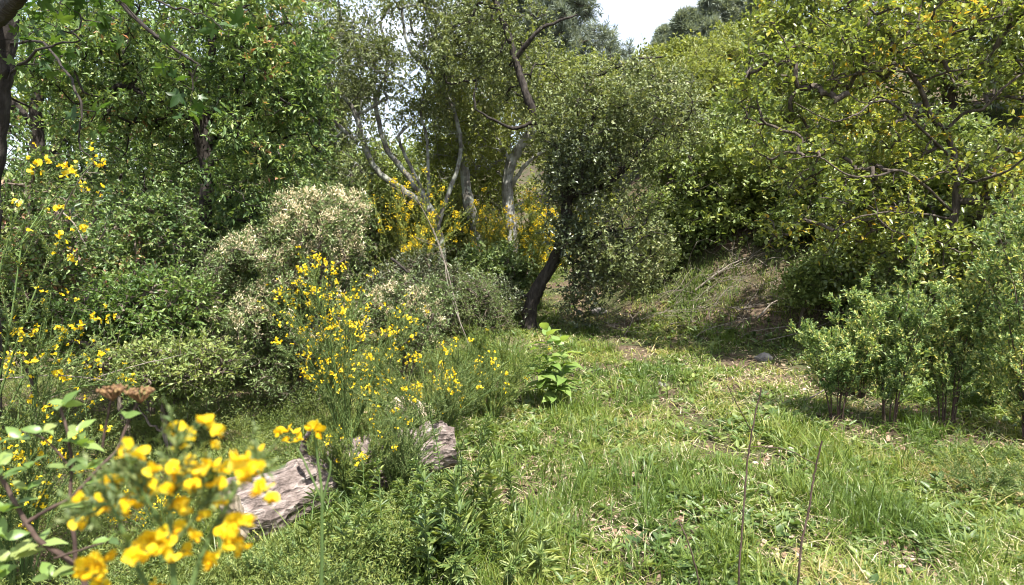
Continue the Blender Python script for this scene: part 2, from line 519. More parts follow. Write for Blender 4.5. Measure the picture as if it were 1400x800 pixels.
def grow(skel, clusters, rng, K=5, tip=0.004, jit=0.12, up=0.0):
    """branches from the limbs to every cluster; skel = list of (points, radii)"""
    pts = [p for L_, R_ in skel for p in L_]
    n0 = len(pts)
    Nn = n0 + len(clusters) * (K - 1)
    A = np.zeros((Nn, 3)); A[:n0] = pts
    par = np.full(Nn, -1)
    ok = np.zeros(Nn, bool); ok[:n0] = True
    # do not attach to the lowest stretch of the trunk
    zlow = np.percentile(clusters[:, 2], 2)
    for i in range(n0):
        if A[i, 2] < zlow - 0.15 * (A[:n0, 2].max() - zlow):
            ok[i] = False
    if not ok.any(): ok[:n0] = True
    d0 = np.min(np.linalg.norm(clusters[:, None] - A[None, :n0][:, ::2], axis=2), axis=1)
    order = np.argsort(d0)
    cnt = n0
    paths = []
    for ci in order:
        c = clusters[ci]
        D = A[:cnt] - c
        dist = np.sqrt((D * D).sum(1)) + 0.35 * np.maximum(D[:, 2], 0)
        dist[~ok[:cnt]] = 1e9
        j = int(np.argmin(dist))
        a = A[j]
        l = np.linalg.norm(c - a)
        t = np.linspace(0, 1, K)[1:]
        seg = a + (c - a) * t[:, None]
        bend = rng.normal(size=3) * l * jit
        bend[2] += up * l
        seg = seg + np.sin(t * math.pi)[:, None] * bend + rng.normal(size=(K - 1, 3)) * l * 0.03
        idx = np.arange(cnt, cnt + K - 1)
        A[idx] = seg
        ok[idx] = True
        par[idx[0]] = j
        par[idx[1:]] = idx[:-1]
        cnt += K - 1
        paths.append((j, idx, ci))
    load = np.zeros(cnt)
    for j, idx, ci in paths:
        load[idx[-1]] += 1
    for i in range(cnt - 1, n0 - 1, -1):
        load[par[i]] += load[i]
    rad = tip * np.maximum(load, 1) ** 0.42
    Pth = np.zeros((len(paths), K, 3)); Rd = np.zeros((len(paths), K))
    for k, (j, idx, ci) in enumerate(paths):
        Pth[k, 0] = A[j]; Pth[k, 1:] = A[idx]
        Rd[k, 1:] = rad[idx]; Rd[k, 0] = rad[idx[0]]
    return Pth, Rd

def foliage(gl, gb, Pth, rng, nt=4, nl=8, tw=0.25, Ln=0.04, Wd=0.02, shape='fold', twr=0.0022, upb=0.5, angle=0.9, spread=1.0, droop=.15, upw=0.15):
    """leafy twigs at the outer end of every branch path"""
    Mn, K, _ = Pth.shape
    f = rng.random((Mn, nt)) * 0.75 + 0.25
    fi = f * (K - 1)
    i0 = np.clip(fi.astype(int), 0, K - 2)
    fr = (fi - i0)[..., None]
    m = np.arange(Mn)[:, None]
    base = Pth[m, i0] * (1 - fr) + Pth[m, i0 + 1] * fr
    base[:, 0] = Pth[:, -1]
    ax = norm(Pth[:, -1] - Pth[:, -2])[:, None, :]
    d = norm(ax * 0.7 + rng.normal(size=(Mn, nt, 3)) * spread + np.array([0, 0, upw]))
    ln = tw * (0.5 + rng.random((Mn, nt, 1)))
    base = base.reshape(-1, 3); d = d.reshape(-1, 3); ln = ln.reshape(-1, 1)
    side = randdir(rng, len(base)) * ln * 0.15
    pts = np.stack([base, base + d * ln * .5 + side, base + d * ln], 1)
    rr = np.stack([np.full(len(base), twr), np.full(len(base), twr * .7), np.full(len(base), twr * .4)], 1)
    tubes(gb, pts, rr, 3)
    # leaves
    N = len(base)
    t = rng.random((N, nl)) * 0.85 + 0.15
    t[:, 0] = 1
    pos = base[:, None] + d[:, None] * ln[:, None] * t[..., None] + side[:, None] * np.sin(t * math.pi)[..., None]
    rad_ = randdir(rng, N * nl).reshape(N, nl, 3)
    ld = norm(d[:, None] * (1 - .55 * angle) + rad_ * angle)
    ld[..., 2] += 0.12
    nn = randdir(rng, N * nl).reshape(N, nl, 3) * (1 - upb) + np.array([0, 0, 1.0]) * upb
    s = 0.55 + 0.75 * rng.random(N * nl)
    cr = np.repeat(rng.random(N) * .5, nl) + rng.random(N * nl) * .5
    leaves(gl, pos.reshape(-1, 3), ld.reshape(-1, 3), nn.reshape(-1, 3), Ln * s, Wd * s, rng, shape, R=cr, droop=droop)

def tree(name, cat, label, base, limbs, blobs, N, mleaf, mbark, seed, gap=0.42, gs=0.6, nt=4, nl=8, tw=.25, Ln=.04, Wd=.02,
         shape='fold', tip=.005, group=None, mtwig=None, upb=.5, wob=.02, crown='crown', sides=9, shell=.5, K=5, up=.05, droop=.15, spread=1.0, flare=.35, trunk='trunk', branch='branches', extra=None):
    rng = RNG(seed)
    root = thing(name, base, label, cat, group)
    gt = Geo(); sk = []
    for i, (pts, r0, r1) in enumerate(limbs):
        L_, R_ = limb(gt, pts, r0, r1, sides, rng, wob, flare=flare if i == 0 else 0)
        sk.append((L_, R_))
    cl = sample_blobs(blobs, N, rng, gap, gs, seed, shell)
    Pth, Rd = grow(sk, cl, rng, K, tip, up=up)
    gb = Geo(); gl = Geo()
    tubes(gb, Pth, Rd, 5)
    foliage(gl, gb, Pth, rng, nt, nl, tw, Ln, Wd, shape, upb=upb, droop=droop, spread=spread, twr=tip * .45)
    if extra:
        eb, en, em, egap = extra
        c2 = sample_blobs(eb, en, rng, egap, gs, seed + 5, shell)
        P2, R2 = grow(sk, c2, rng, K, tip, up=up)
        g2 = Geo(); tubes(gb, P2, R2, 5)
        foliage(g2, gb, P2, rng, nt, nl, tw, Ln, Wd, shape, upb=upb, droop=droop, spread=spread, twr=tip * .45)
        g2.build('crown', em, root)
    gt.build(trunk, mbark, root, smooth=True)
    gb.build(branch, mtwig or mbark, root, smooth=True)
    gl.build(crown, mleaf, root)
    return root

def stems_from(base, n, rng, h, spread, rb=.04, hv=.25, K=7, lean=(0, 0), outward=.55, wob=.03):
    """n stems rising from one base and arching outwards"""
    a = rng.random(n) * 2 * math.pi
    q = rng.random(n) ** .6
    b = np.stack([base[0] + np.cos(a) * rb * rng.random(n), base[1] + np.sin(a) * rb * rng.random(n), np.full(n, base[2])], 1)
    H = h * (1 - hv * rng.random(n)) * (1 - .25 * q * q)
    tipp = b + np.stack([np.cos(a) * q * spread + lean[0], np.sin(a) * q * spread + lean[1], H], 1)
    c = b + (tipp - b) * np.array([outward * .35, outward * .35, .62])
    t = np.linspace(0, 1, K)[None, :, None]
    pts = (1 - t) ** 2 * b[:, None] + 2 * t * (1 - t) * c[:, None] + t ** 2 * tipp[:, None]
    w = rng.normal(size=pts.shape) * wob * h * .3
    w[:, 0] = 0
    return pts + w * t

def along(pts, t):
    """points and tangents at parameters t (M,n) on paths (M,K,3)"""
    M_, K, _ = pts.shape
    fi = t * (K - 1)
    i0 = np.clip(fi.astype(int), 0, K - 2)
    fr = (fi - i0)[..., None]
    m = np.arange(M_)[:, None]
    a = pts[m, i0]; b = pts[m, i0 + 1]
    return a * (1 - fr) + b * fr, norm(b - a)

def stem_leaves(gl, pts, rng, n, Ln, Wd, t0=.15, ang=.8, shape='fold', upb=.4, M=0, droop=.15, tmin=.5, R=None):
    M_ = len(pts)
    t = t0 + (1 - t0) * rng.random((M_, n))
    pos, tan = along(pts, t)
    rad_ = randdir(rng, M_ * n).reshape(M_, n, 3)
    rad_ = norm(rad_ - (rad_ * tan).sum(-1, keepdims=True) * tan)
    d = norm(tan * math.cos(ang) + rad_ * math.sin(ang))
    nn = norm(np.cross(np.cross(d, tan), d)) * (1 - upb) + np.array([0, 0, 1.0]) * upb + rng.normal(size=d.shape) * .15
    s = (0.6 + .6 * rng.random((M_, n))) * (1 - (1 - tmin) * (t - t0) / (1 - t0))
    leaves(gl, pos.reshape(-1, 3), d.reshape(-1, 3), nn.reshape(-1, 3), (Ln * s).ravel(), (Wd * s).ravel(), rng, shape, R=R, M=M, droop=droop)

def side_stems(pts, rng, n, ln, t0=.25, K=4, up=.35):
    """side shoots of given stems"""
    M_ = len(pts)
    t = t0 + (0.97 - t0) * rng.random((M_, n))
    pos, tan = along(pts, t)
    rad_ = randdir(rng, M_ * n).reshape(M_, n, 3)
    rad_ = norm(rad_ - (rad_ * tan).sum(-1, keepdims=True) * tan)
    d = norm(tan * .55 + rad_ * .7 + np.array([0, 0, up]))
    l = ln * (0.5 + .7 * rng.random((M_, n, 1))) * (1.15 - .6 * t[..., None])
    pos = pos.reshape(-1, 3); d = d.reshape(-1, 3); l = l.reshape(-1, 1)
    b = randdir(rng, len(pos)) * l * .12 + np.array([0, 0, 1]) * l * .12
    tt = np.linspace(0, 1, K)
    return np.stack([pos + d * l * x + b * x * x for x in tt], 1)

def blossom_mesh(name, rng, n, r, size, mat, elong=1.0, calyx=None):
    """cluster of n pea-flower shapes: each an upright banner, two wings and a keel, around a short spike"""
    g = Geo()
    for i in range(n):
        c = randdir(rng, 1)[0] * r * rng.random() ** .5
        c[2] *= elong
        ax = norm(c + np.array([0, 0, .2 * r]) + rng.normal(size=3) * .35 * r)
        s = size * (.75 + .5 * rng.random())
        u = norm(np.cross(ax, randdir(rng, 1)[0])); w = np.cross(ax, u)
        R_ = .2 + .6 * rng.random()
        # banner: rounded fan folded back
        ring = [c]
        for a in np.linspace(-1.25, 1.25, 6):
            ring.append(c + (w * math.cos(a) * .95 + u * math.sin(a) * .85) * s * .62 + ax * s * (.18 + .12 * math.cos(a * 2)))
        V = np.array(ring)
        g.add(V, np.array([[0, k, k + 1] for k in range(1, 6)]), np.full(5, min(1, R_ + .15)))
        for sg in (-1, 1):   # wings
            V = np.array([c, c + u * sg * s * .22 + ax * s * .35 + w * s * .12, c + u * sg * s * .10 + ax * s * .72 - w * s * .10, c + ax * s * .35 - w * s * .25])
            g.add(V, np.array([[0, 1, 2, 3]]), np.full(1, R_))
        V = np.array([c, c + ax * s * .6 - w * s * .3 + u * s * .07, c + ax * s * .66 - w * s * .12, c + ax * s * .6 - w * s * .3 - u * s * .07])
        g.add(V, np.array([[0, 1, 2], [0, 2, 3]]), np.full(2, max(0, R_ - .2)))
    me = g.build(name, mat)
    m = me.data
    bpy.data.objects.remove(me)
    return m

def put_mesh(name, mesh, parent, loc, rng=None, scale=1.0, label=None):
    o = bpy.data.objects.new(name, mesh)
    COL.objects.link(o)
    o.parent = parent
    o.location = tuple(np.asarray(loc) - np.array(parent.location))
    if rng is not None:
        o.rotation_euler = (rng.normal() * .35, rng.normal() * .35, rng.random() * 6.28)
    o.scale = (scale,) * 3
    if label: o['label'] = label
    return o

_r = RNG(77)
BLOOM = [blossom_mesh('flower_cluster', _r, n, .032, .030, M_YELLOW, 1.3) for n in (4, 6, 8, 5)]
BLOOM_FAR = [blossom_mesh('flower_cluster', _r, n, .075, .040, M_YELLOW, 1.3) for n in (10, 14, 18)]

def broom(label, base, n, h, spread, seed, nflow, lean=(0, 0), flow_t=(.45, 1), meshes=None, fscale=1.0, leafn=70, side=7, sl=.28, group='yellow flowering broom bushes', Ln=.022, Wd=.007, ntiny=0, mleaf=None, extra=None):
    rng = RNG(seed)
    root = thing('broom_bush', base, label, 'broom', group)
    st = stems_from(base, n, rng, h, spread, lean=lean, K=7)
    if extra is not None:
        st = np.concatenate([st, extra])
    ss = side_stems(st, rng, side, sl)
    g = Geo()
    K = st.shape[1]
    tubes(g, st, np.broadcast_to(np.linspace(.0052, .0015, K), st.shape[:2]), 5)
    tubes(g, ss, np.broadcast_to(np.linspace(.0022, .0009, 4), ss.shape[:2]), 3)
    g.build('stems', B_STEM, root, smooth=True)
    gl = Geo()
    stem_leaves(gl, st, rng, leafn, Ln, Wd, .12, .7)
    stem_leaves(gl, ss, rng, max(6, int(leafn * .32)), Ln, Wd, .0, .7)
    gl.build('foliage', mleaf or M_BROOM, root)
    meshes = meshes or BLOOM
    tips = ss[:, -1]
    up_ = tips[:, 2] - base[2]
    cand = np.where(up_ > h * flow_t[0])[0]
    cl = rng.choice(cand, size=min(nflow, len(cand)), replace=False)
    for i in cl:
        put_mesh('flower_cluster', meshes[rng.integers(len(meshes))], root, tips[i], rng, fscale * (.7 + .6 * rng.random()))
    if ntiny:
        gg = Geo()
        k = rng.choice(cand, size=ntiny)
        pos = tips[k] + rng.normal(size=(ntiny, 3)) * .03
        for j in range(3):
            d = randdir(rng, ntiny)
            leaves(gg, pos, d, randdir(rng, ntiny), .022 * fscale, .018 * fscale, rng, 'fold')
        tag(gg.build('blossom', M_YELLOW, root), kind='stuff')
    return root

def shrub(label, base, n, h, spread, seed, mleaf, name='shrub', cat='shrub', group=None, Ln=.05, Wd=.02, leafn=30, side=8, sl=.3, shape='fold', lean=(0, 0), mstem=None, r0=.010, ang=.8, upb=.4, hv=.3, sidet=.25, rb=.05, twoorder=False, sleaf=.35, leaf_t0=.2):
    rng = RNG(seed)
    root = thing(name, base, label, cat, group)
    st = stems_from(base, n, rng, h, spread, lean=lean, hv=hv, rb=rb)
    ss = side_stems(st, rng, side, sl, t0=sidet)
    g = Geo()
    tubes(g, st, np.broadcast_to(np.linspace(r0, r0 * .25, st.shape[1]), st.shape[:2]), 5)
    tubes(g, ss, np.broadcast_to(np.linspace(r0 * .3, r0 * .12, 4), ss.shape[:2]), 3)
    gl = Geo()
    stem_leaves(gl, st, rng, leafn, Ln, Wd, leaf_t0, ang, shape, upb)
    nls = max(3, int(leafn * sleaf))
    stem_leaves(gl, ss, rng, nls, Ln, Wd, .1, ang, shape, upb)
    if twoorder:
        s3 = side_stems(ss, rng, 4, sl * .5, t0=.3)
        tubes(g, s3, np.broadcast_to(np.linspace(r0 * .13, r0 * .06, 4), s3.shape[:2]), 3)
        stem_leaves(gl, s3, rng, nls, Ln, Wd, .1, ang, shape, upb)
        root_tips = s3[:, -1]
    else:
        root_tips = ss[:, -1]
    g.build('stems', mstem or B_TWIG, root, smooth=True)
    gl.build('foliage', mleaf, root)
    return root, st, root_tips

# ------------------------------------------------------------------ the ground
def axis_vals(lo, hi, step, far, grow_=1.14):
    v = list(np.arange(lo, hi, step)); s = step
    a = v[-1]
    while a < far:
        s *= grow_; a += s; v.append(a)
    s = step; a = v[0]; pre = []
    while a > -far:
        s *= grow_; a -= s; pre.append(a)
    return np.array(pre[::-1] + v)

def build_ground():
    xs = axis_vals(-8, 9, .07, 500); ys = axis_vals(.5, 15, .07, 500)
    X, Y = np.meshgrid(xs, ys)
    Z = ground(X, Y) + .03 * (n2(X, Y, .11, 31) - .5)
    V = np.stack([X.ravel(), Y.ravel(), Z.ravel()], 1)
    ny, nx = X.shape
    i = (np.arange(ny - 1)[:, None] * nx + np.arange(nx - 1)[None]).ravel()
    F = np.stack([i, i + 1, i + nx + 1, i + nx], 1)
    m, n, L = newmat('forest_soil')
    tc = n.new('ShaderNodeNewGeometry')
    a = n.new('ShaderNodeTexNoise'); a.inputs['Scale'].default_value = 1.3; a.inputs['Detail'].default_value = 6
    b = n.new('ShaderNodeTexNoise'); b.inputs['Scale'].default_value = 34; b.inputs['Detail'].default_value = 9; b.inputs['Roughness'].default_value = .75
    L(tc.outputs['Position'], a.inputs['Vector']); L(tc.outputs['Position'], b.inputs['Vector'])
    r1 = ramp(n, [(.3, (.035, .026, .017)), (.5, (.09, .066, .045)), (.62, (.16, .12, .085)), (.8, (.27, .21, .155))])
    r2 = ramp(n, [(.3, (.030, .038, .014)), (.5, (.06, .07, .028)), (.7, (.12, .11, .06))])
    L(b.outputs['Fac'], r1.inputs['Fac']); L(b.outputs['Fac'], r2.inputs['Fac'])
    mk = ramp(n, [(.44, (0, 0, 0)), (.56, (1, 1, 1))]); L(a.outputs['Fac'], mk.inputs['Fac'])
    mx_ = n.new('ShaderNodeMix'); mx_.data_type = 'RGBA'
    L(mk.outputs['Color'], mx_.inputs['Factor']); L(r1.outputs['Color'], mx_.inputs['A']); L(r2.outputs['Color'], mx_.inputs['B'])
    pb = n.new('ShaderNodeBsdfPrincipled'); pb.inputs['Roughness'].default_value = .95; pb.inputs['Specular IOR Level'].default_value = .1
    bu = n.new('ShaderNodeBump'); bu.inputs['Strength'].default_value = .9; bu.inputs['Distance'].default_value = .02
    L(b.outputs['Fac'], bu.inputs['Height']); L(bu.outputs['Normal'], pb.inputs['Normal'])
    L(mx_.outputs['Result'], pb.inputs['Base Color'])
    o = n.new('ShaderNodeOutputMaterial'); L(pb.outputs[0], o.inputs['Surface'])
    g = Geo(); g.add(V, F)
    tag(g.build('ground', m, smooth=True), kind='structure')
build_ground()

# bare patches of the clearing: (photo x, photo y, radius m)
BARE = [(*G(px, py)[:2], r) for px, py, r in [(1110, 530, .75), (1040, 500, .5), (850, 475, .45), (905, 530, .25), (760, 600, .2), (745, 660, .28),
        (820, 720, .25), (1180, 590, .35), (1060, 640, .18), (1230, 775, .2), (1330, 600, .3), (700, 690, .18), (930, 740, .15), (1060, 780, .15), (830, 415, .6), (990, 700, .1)]]
BARE += [(3.4, 9.7, .5), (4.3, 9.3, .5), (1.2, 12.4, .8)]

def bare_at(x, y):
    v = np.zeros(len(x))
    for bx, by, r in BARE:
        d = np.hypot(x - bx, (y - by) * .6) / r
        v = np.maximum(v, 1 - sstep(.55, 1.15, d + .5 * (n2(x, y, .15, 41) - .5)))
    return v

def scatter(rng, N, y0, y1, xl, xr, pw=1.0):
    """random ground positions, denser close to the eye; xl, xr are slopes of the side lines"""
    u = rng.random(N)
    if pw == 1.0:
        y = y0 * (y1 / y0) ** u
    else:
        y = (y0 ** (1 - pw) + u * (y1 ** (1 - pw) - y0 ** (1 - pw))) ** (1 / (1 - pw))
    x = y * (xl + (xr - xl) * rng.random(N))
    return x, y

def blades(g, x, y, rng, h, w, lay, R, az=None, K=4, z0=-.01, lift=.05):
    """curved grass blades; lay 0 = upright, 1 = lying down"""
    N = len(x)
    z = ground(x, y) + z0
    az = rng.random(N) * 2 * math.pi if az is None else az
    h = np.broadcast_to(h, (N,)); w = np.broadcast_to(w, (N,))
    e0 = (1 - .75 * lay) * (math.pi / 2) - rng.random(N) * .35
    bend = (.2 + 2.0 * rng.random(N) ** 1.3) * (1 - .2 * lay)
    kink = rng.normal(size=N) * .55
    cur = np.stack([x, y, z + lay * rng.random(N) * lift], 1)
    side = np.stack([-np.sin(az), np.cos(az), np.zeros(N)], 1)
    tw = rng.random(N) * 1.2 - .6
    rows = []
    for k in range(K):
        t = k / (K - 1)
        ww = (w * (1 - t ** 1.8) * .5 + .0002)[:, None]
        s = side * np.cos(tw * t)[:, None]; s[:, 2] += np.sin(tw * t)
        rows += [cur - s * ww, cur + s * ww]
        e = e0 - bend * t
        az = az + kink / K
        stp = (h / (K - 1))[:, None]
        cur = cur + np.stack([np.cos(e) * np.cos(az), np.cos(e) * np.sin(az), np.sin(e)], 1) * stp
        gz = ground(cur[:, 0], cur[:, 1]) + .006 + .03 * rng.random(N) * lay
        cur[:, 2] = np.maximum(cur[:, 2], gz)
    V = np.stack(rows, 1).reshape(-1, 3)
    k0 = np.arange(N)[:, None] * (2 * K)
    Fs = [k0 + [2 * i, 2 * i + 1, 2 * i + 3, 2 * i + 2] for i in range(K - 1)]
    g.add(V, np.concatenate(Fs), np.tile(R, K - 1))

LOG_A = G(322, 748)[:2]; LOG_B = G(612, 640)[:2]
def off_log(x, y):
    ab = LOG_B - LOG_A
    t = np.clip(((x - LOG_A[0]) * ab[0] + (y - LOG_A[1]) * ab[1]) / (ab @ ab), 0, 1)
    return np.hypot(x - LOG_A[0] - t * ab[0], y - LOG_A[1] - t * ab[1])

def build_grass():
    rng = RNG(11)
    g = Geo()
    x, y = scatter(rng, 640000, 1.6, 16, -.55, 1.2, 1.15)
    dens = .55 * n2(x, y, .35, 21) + .45 * n2(x, y, .12, 22)
    b = bare_at(x, y)
    leftcut = sstep(-1.6, -.6, x + .06 * y)
    keep = (rng.random(len(x)) < np.clip((dens - .33) * 3.2, 0.08, 1) * (1 - .72 * b) * (.25 + .75 * leftcut))
    x, y = x[keep], y[keep]
    hp = n2(x, y, .5, 24)
    tall = sstep(.50, .78, hp)
    lay = (rng.random(len(x)) < .82 - .25 * tall).astype(float) * (.5 + .5 * rng.random(len(x)))
    far = sstep(3, 9, y)
    h = (.035 + .105 * rng.random(len(x)) + .12 * tall * rng.random(len(x)) ** 1.5 + .10 * (rng.random(len(x)) > .93)) * (1 - .15 * far)
    w = (.0032 + .0068 * rng.random(len(x)) ** 1.6) * (1 + .25 * (y - 2.5).clip(0, 8) / 2)
    yl = n2(x, y, .45, 25) * .38 + .62 * rng.random(len(x)) ** 1.1
    R = np.clip(yl * .9 - .25 * tall + .12, 0, .98)
    blades(g, x, y, rng, h, w, lay, R)
    tag(g.build('grass', M_GRASS), kind='stuff')
    # cut and lying straw
    g = Geo()
    x, y = scatter(rng, 32000, 1.6, 14, -.35, .95, 1.15)
    keep = rng.random(len(x)) < .30 + .7 * (n2(x, y, .5, 26) > .5)
    x, y = x[keep], y[keep]
    blades(g, x, y, rng, .05 + .14 * rng.random(len(x)) ** 2, (.002 + .0025 * rng.random(len(x))) * (1 + .2 * (y - 2.5).clip(0, 8)), .75 + .25 * rng.random(len(x)), rng.random(len(x)), z0=.01)
    tag(g.build('dry_straw', M_STRAW), kind='stuff')
    # leaf litter
    g = Geo()
    x, y = scatter(rng, 30000, 1.6, 16, -.9, .95, 1.2)
    b = bare_at(x, y)
    keep = rng.random(len(x)) < .16 + .6 * b + .12 * (n2(x, y, .4, 27) > .62)
    x, y = x[keep], y[keep]
    N = len(x)
    az = rng.random(N) * 6.28
    d = np.stack([np.cos(az), np.sin(az), rng.normal(size=N) * .25], 1)
    n_ = np.stack([rng.normal(size=N) * .4, rng.normal(size=N) * .4, np.ones(N)], 1)
    s = .022 + .035 * rng.random(N) ** 2
    leaves(g, np.stack([x, y, ground(x, y) + .012 + .02 * rng.random(N)], 1), d, n_, s, s * .6, rng, 'oval', droop=-.1)
    tag(g.build('leaf_litter', M_LITTER), kind='stuff')
    # low herbs between the grass
    g = Geo()
    x, y = scatter(rng, 42000, 1.7, 13, -.4, .95, 1.2)
    keep = (rng.random(len(x)) < .15 + .85 * (n2(x, y, .45, 28) > .55)) * (rng.random(len(x)) > .85 * bare_at(x, y))
    x, y = x[keep], y[keep]
    nl = 6
    N = len(x)
    az = rng.random((N, nl)) * 6.28
    up_ = .3 + .6 * rng.random((N, nl))
    d = np.stack([np.cos(az), np.sin(az), up_], -1).reshape(-1, 3)
    hh = rng.random((N, nl)) * .05
    pos = np.stack([np.repeat(x, nl), np.repeat(y, nl), np.repeat(ground(x, y), nl) + hh.ravel()], 1)
    big = np.repeat(.016 + .070 * rng.random(N) ** 3.5, nl)
    n_ = np.tile([0, 0, 1.0], (N * nl, 1)) + rng.normal(size=(N * nl, 3)) * .3
    leaves(g, pos, d, n_, big, big * np.repeat(.22 + .3 * rng.random(N), nl), rng, 'oval', R=np.repeat(rng.random(N), nl) * .7 + .3 * rng.random(N * nl))
    tag(g.build('ground_herbs', M_WEED), kind='stuff')
    # fine bright ground cover on the left, deeper undergrowth behind
    g = Geo()
    x, y = scatter(rng, 80000, 1.2, 9, -1.05, .05, 1.25)
    keep = rng.random(len(x)) < (1 - sstep(-1.0, -.1, x + .02 * y)) * (.35 + .65 * (n2(x, y, .3, 29) > .35))
    x, y = x[keep], y[keep]
    N = len(x); nl = 10
    top = .05 + .50 * n2(x, y, .7, 30) ** 1.5 * (.3 + .7 * n2(x, y, .16, 32))
    top = np.minimum(top, .03 + .35 * np.maximum(off_log(x, y) - .12, 0) + .6 * np.maximum(y - LOG_A[1] - .8, 0))
    t = rng.random((N, nl)) ** .6
    pos = np.stack([np.repeat(x, nl) + rng.normal(size=N * nl) * .02, np.repeat(y, nl) + rng.normal(size=N * nl) * .02,
                    np.repeat(ground(x, y), nl) + (t * top[:, None]).ravel()], 1)
    d = randdir(rng, N * nl); d[:, 2] = np.abs(d[:, 2]) * .9 + .2
    n_ = randdir(rng, N * nl) * .9 + [0, 0, .5]
    leaves(g, pos, d, n_, .012 + .020 * rng.random(N * nl), .003 + .0035 * rng.random(N * nl), rng, 'fold', R=np.repeat(rng.random(N), nl) * .6 + .4 * rng.random(N * nl))
    tag(g.build('ground_cover', M_CLOVER), kind='stuff')
build_grass()

# ------------------------------------------------------------------ the trees
def TR(*a):
    return [P(px, py, Y) for px, py, Y in a]

# dense green oak on the left
b_ = GX(262, 7.4)
tree('oak_tree', 'oak', 'dense bright green oak with a thin dark upright trunk filling the upper left', b_,
     [([b_, *TR((275, 380, 7.3), (282, 260, 7.2), (283, 190, 7.2), (278, 130, 7.2), (290, 60, 7.2), (280, -40, 7.2))], .085, .03),
      (TR((280, 235, 7.2), (262, 168, 7.0), (228, 148, 6.9), (180, 120, 6.8)), .035, .015),
      (TR((283, 150, 7.2), (330, 148, 7.1), (380, 120, 7.0)), .03, .012),
      (TR((283, 170, 7.2), (320, 80, 7.3), (390, 30, 7.3)), .04, .015),
      (TR((280, 120, 7.2), (200, 40, 7.1), (120, 20, 7.0)), .04, .015)],
     [blob(290, 40, 6.9, 170, 85, 1.2), blob(170, 110, 6.6, 105, 60, .9), blob(370, 150, 6.8, 70, 110, .9), blob(360, 260, 6.9, 75, 70, .8),
      blob(300, 200, 8.1, 150, 120, .7, .8), blob(170, 240, 7.8, 120, 110, .8, .8), blob(110, 80, 7.0, 80, 60, .8), blob(370, 70, 6.9, 70, 90, 1.0), blob(200, 330, 7.0, 130, 60, .6, .8)],
     1350, M_OAK, B_DARK, 101, gap=.47, gs=.34, nt=5, nl=10, tw=.15, Ln=.056, Wd=.023, tip=.0032, upb=.6)

# shady tree behind it
b_ = GX(60, 10.5)
tree('oak_tree', 'oak', 'shaded dark green oak standing behind the dense oak at the left edge', b_,
     [([b_, *TR((70, 300, 10.5), (50, 150, 10.4), (90, 0, 10.3))], .14, .06),
      (TR((60, 220, 10.5), (160, 120, 10.3), (240, 60, 10.2)), .06, .03),
      (TR((55, 180, 10.5), (-40, 80, 10.3)), .06, .03)],
     [blob(100, 240, 10.4, 230, 170, 1.6), blob(20, 90, 10.4, 160, 90, 1.6), blob(300, 260, 10.6, 180, 140, 1.4)],
     620, M_OAK, B_DARK, 102, gap=.36, nt=5, nl=10, tw=.3, Ln=.075, Wd=.038, tip=.005)

# grey forked oak, sky showing through
b_ = GX(602, 11.2)
tree('grey_oak_tree', 'oak', 'sparse grey oak with two bare pale trunks forking up against the sky', b_,
     [([b_, *TR((604, 340, 11.2), (586, 288, 11.1), (548, 258, 11.0), (515, 232, 11.0), (497, 195, 11.0), (487, 158, 11.0), (470, 132, 11.0), (445, 108, 11.0), (420, 92, 11.0))], .075, .022),
      (TR((598, 300, 11.1), (565, 250, 11.1), (530, 205, 11.1), (518, 165, 11.1), (514, 135, 11.1), (530, 90, 11.1), (520, 30, 11.1)), .055, .02),
      (TR((592, 290, 11.1), (560, 225, 11.2), (545, 190, 11.2), (552, 178, 11.3)), .035, .02),
      (TR((487, 158, 11.0), (520, 140, 10.9), (538, 132, 10.9)), .028, .016),
      (TR((490, 195, 11.0), (455, 165, 10.9), (425, 135, 10.8), (400, 130, 10.8)), .035, .02),
      (TR((586, 288, 11.1), (585, 215, 11.2), (582, 180, 11.2), (575, 150, 11.2), (590, 90, 11.2)), .03, .016),
      (TR((598, 310, 11.1), (630, 200, 11.3), (600, 110, 11.3), (560, 70, 11.3), (548, 0, 11.3)), .04, .018)],
     [blob(475, 90, 11, 75, 45, 1.0), blob(535, 30, 11.1, 120, 50, 1.2), blob(420, 30, 11, 60, 60, 1.0), blob(520, 105, 11, 50, 32, .8),
      blob(640, 40, 11.2, 60, 60, 1.0), blob(420, 160, 10.8, 50, 40, .8), blob(600, -20, 11.2, 140, 30, 1.2), blob(560, 170, 11.3, 60, 40, .8, .6), blob(470, 215, 11.0, 45, 45, .7, .7), blob(600, 110, 11.3, 50, 50, .8, .8)],
     850, M_GREY, B_GREY, 103, gap=.47, gs=.4, nt=5, nl=9, tw=.26, Ln=.055, Wd=.028, tip=.0042, spread=1.2)

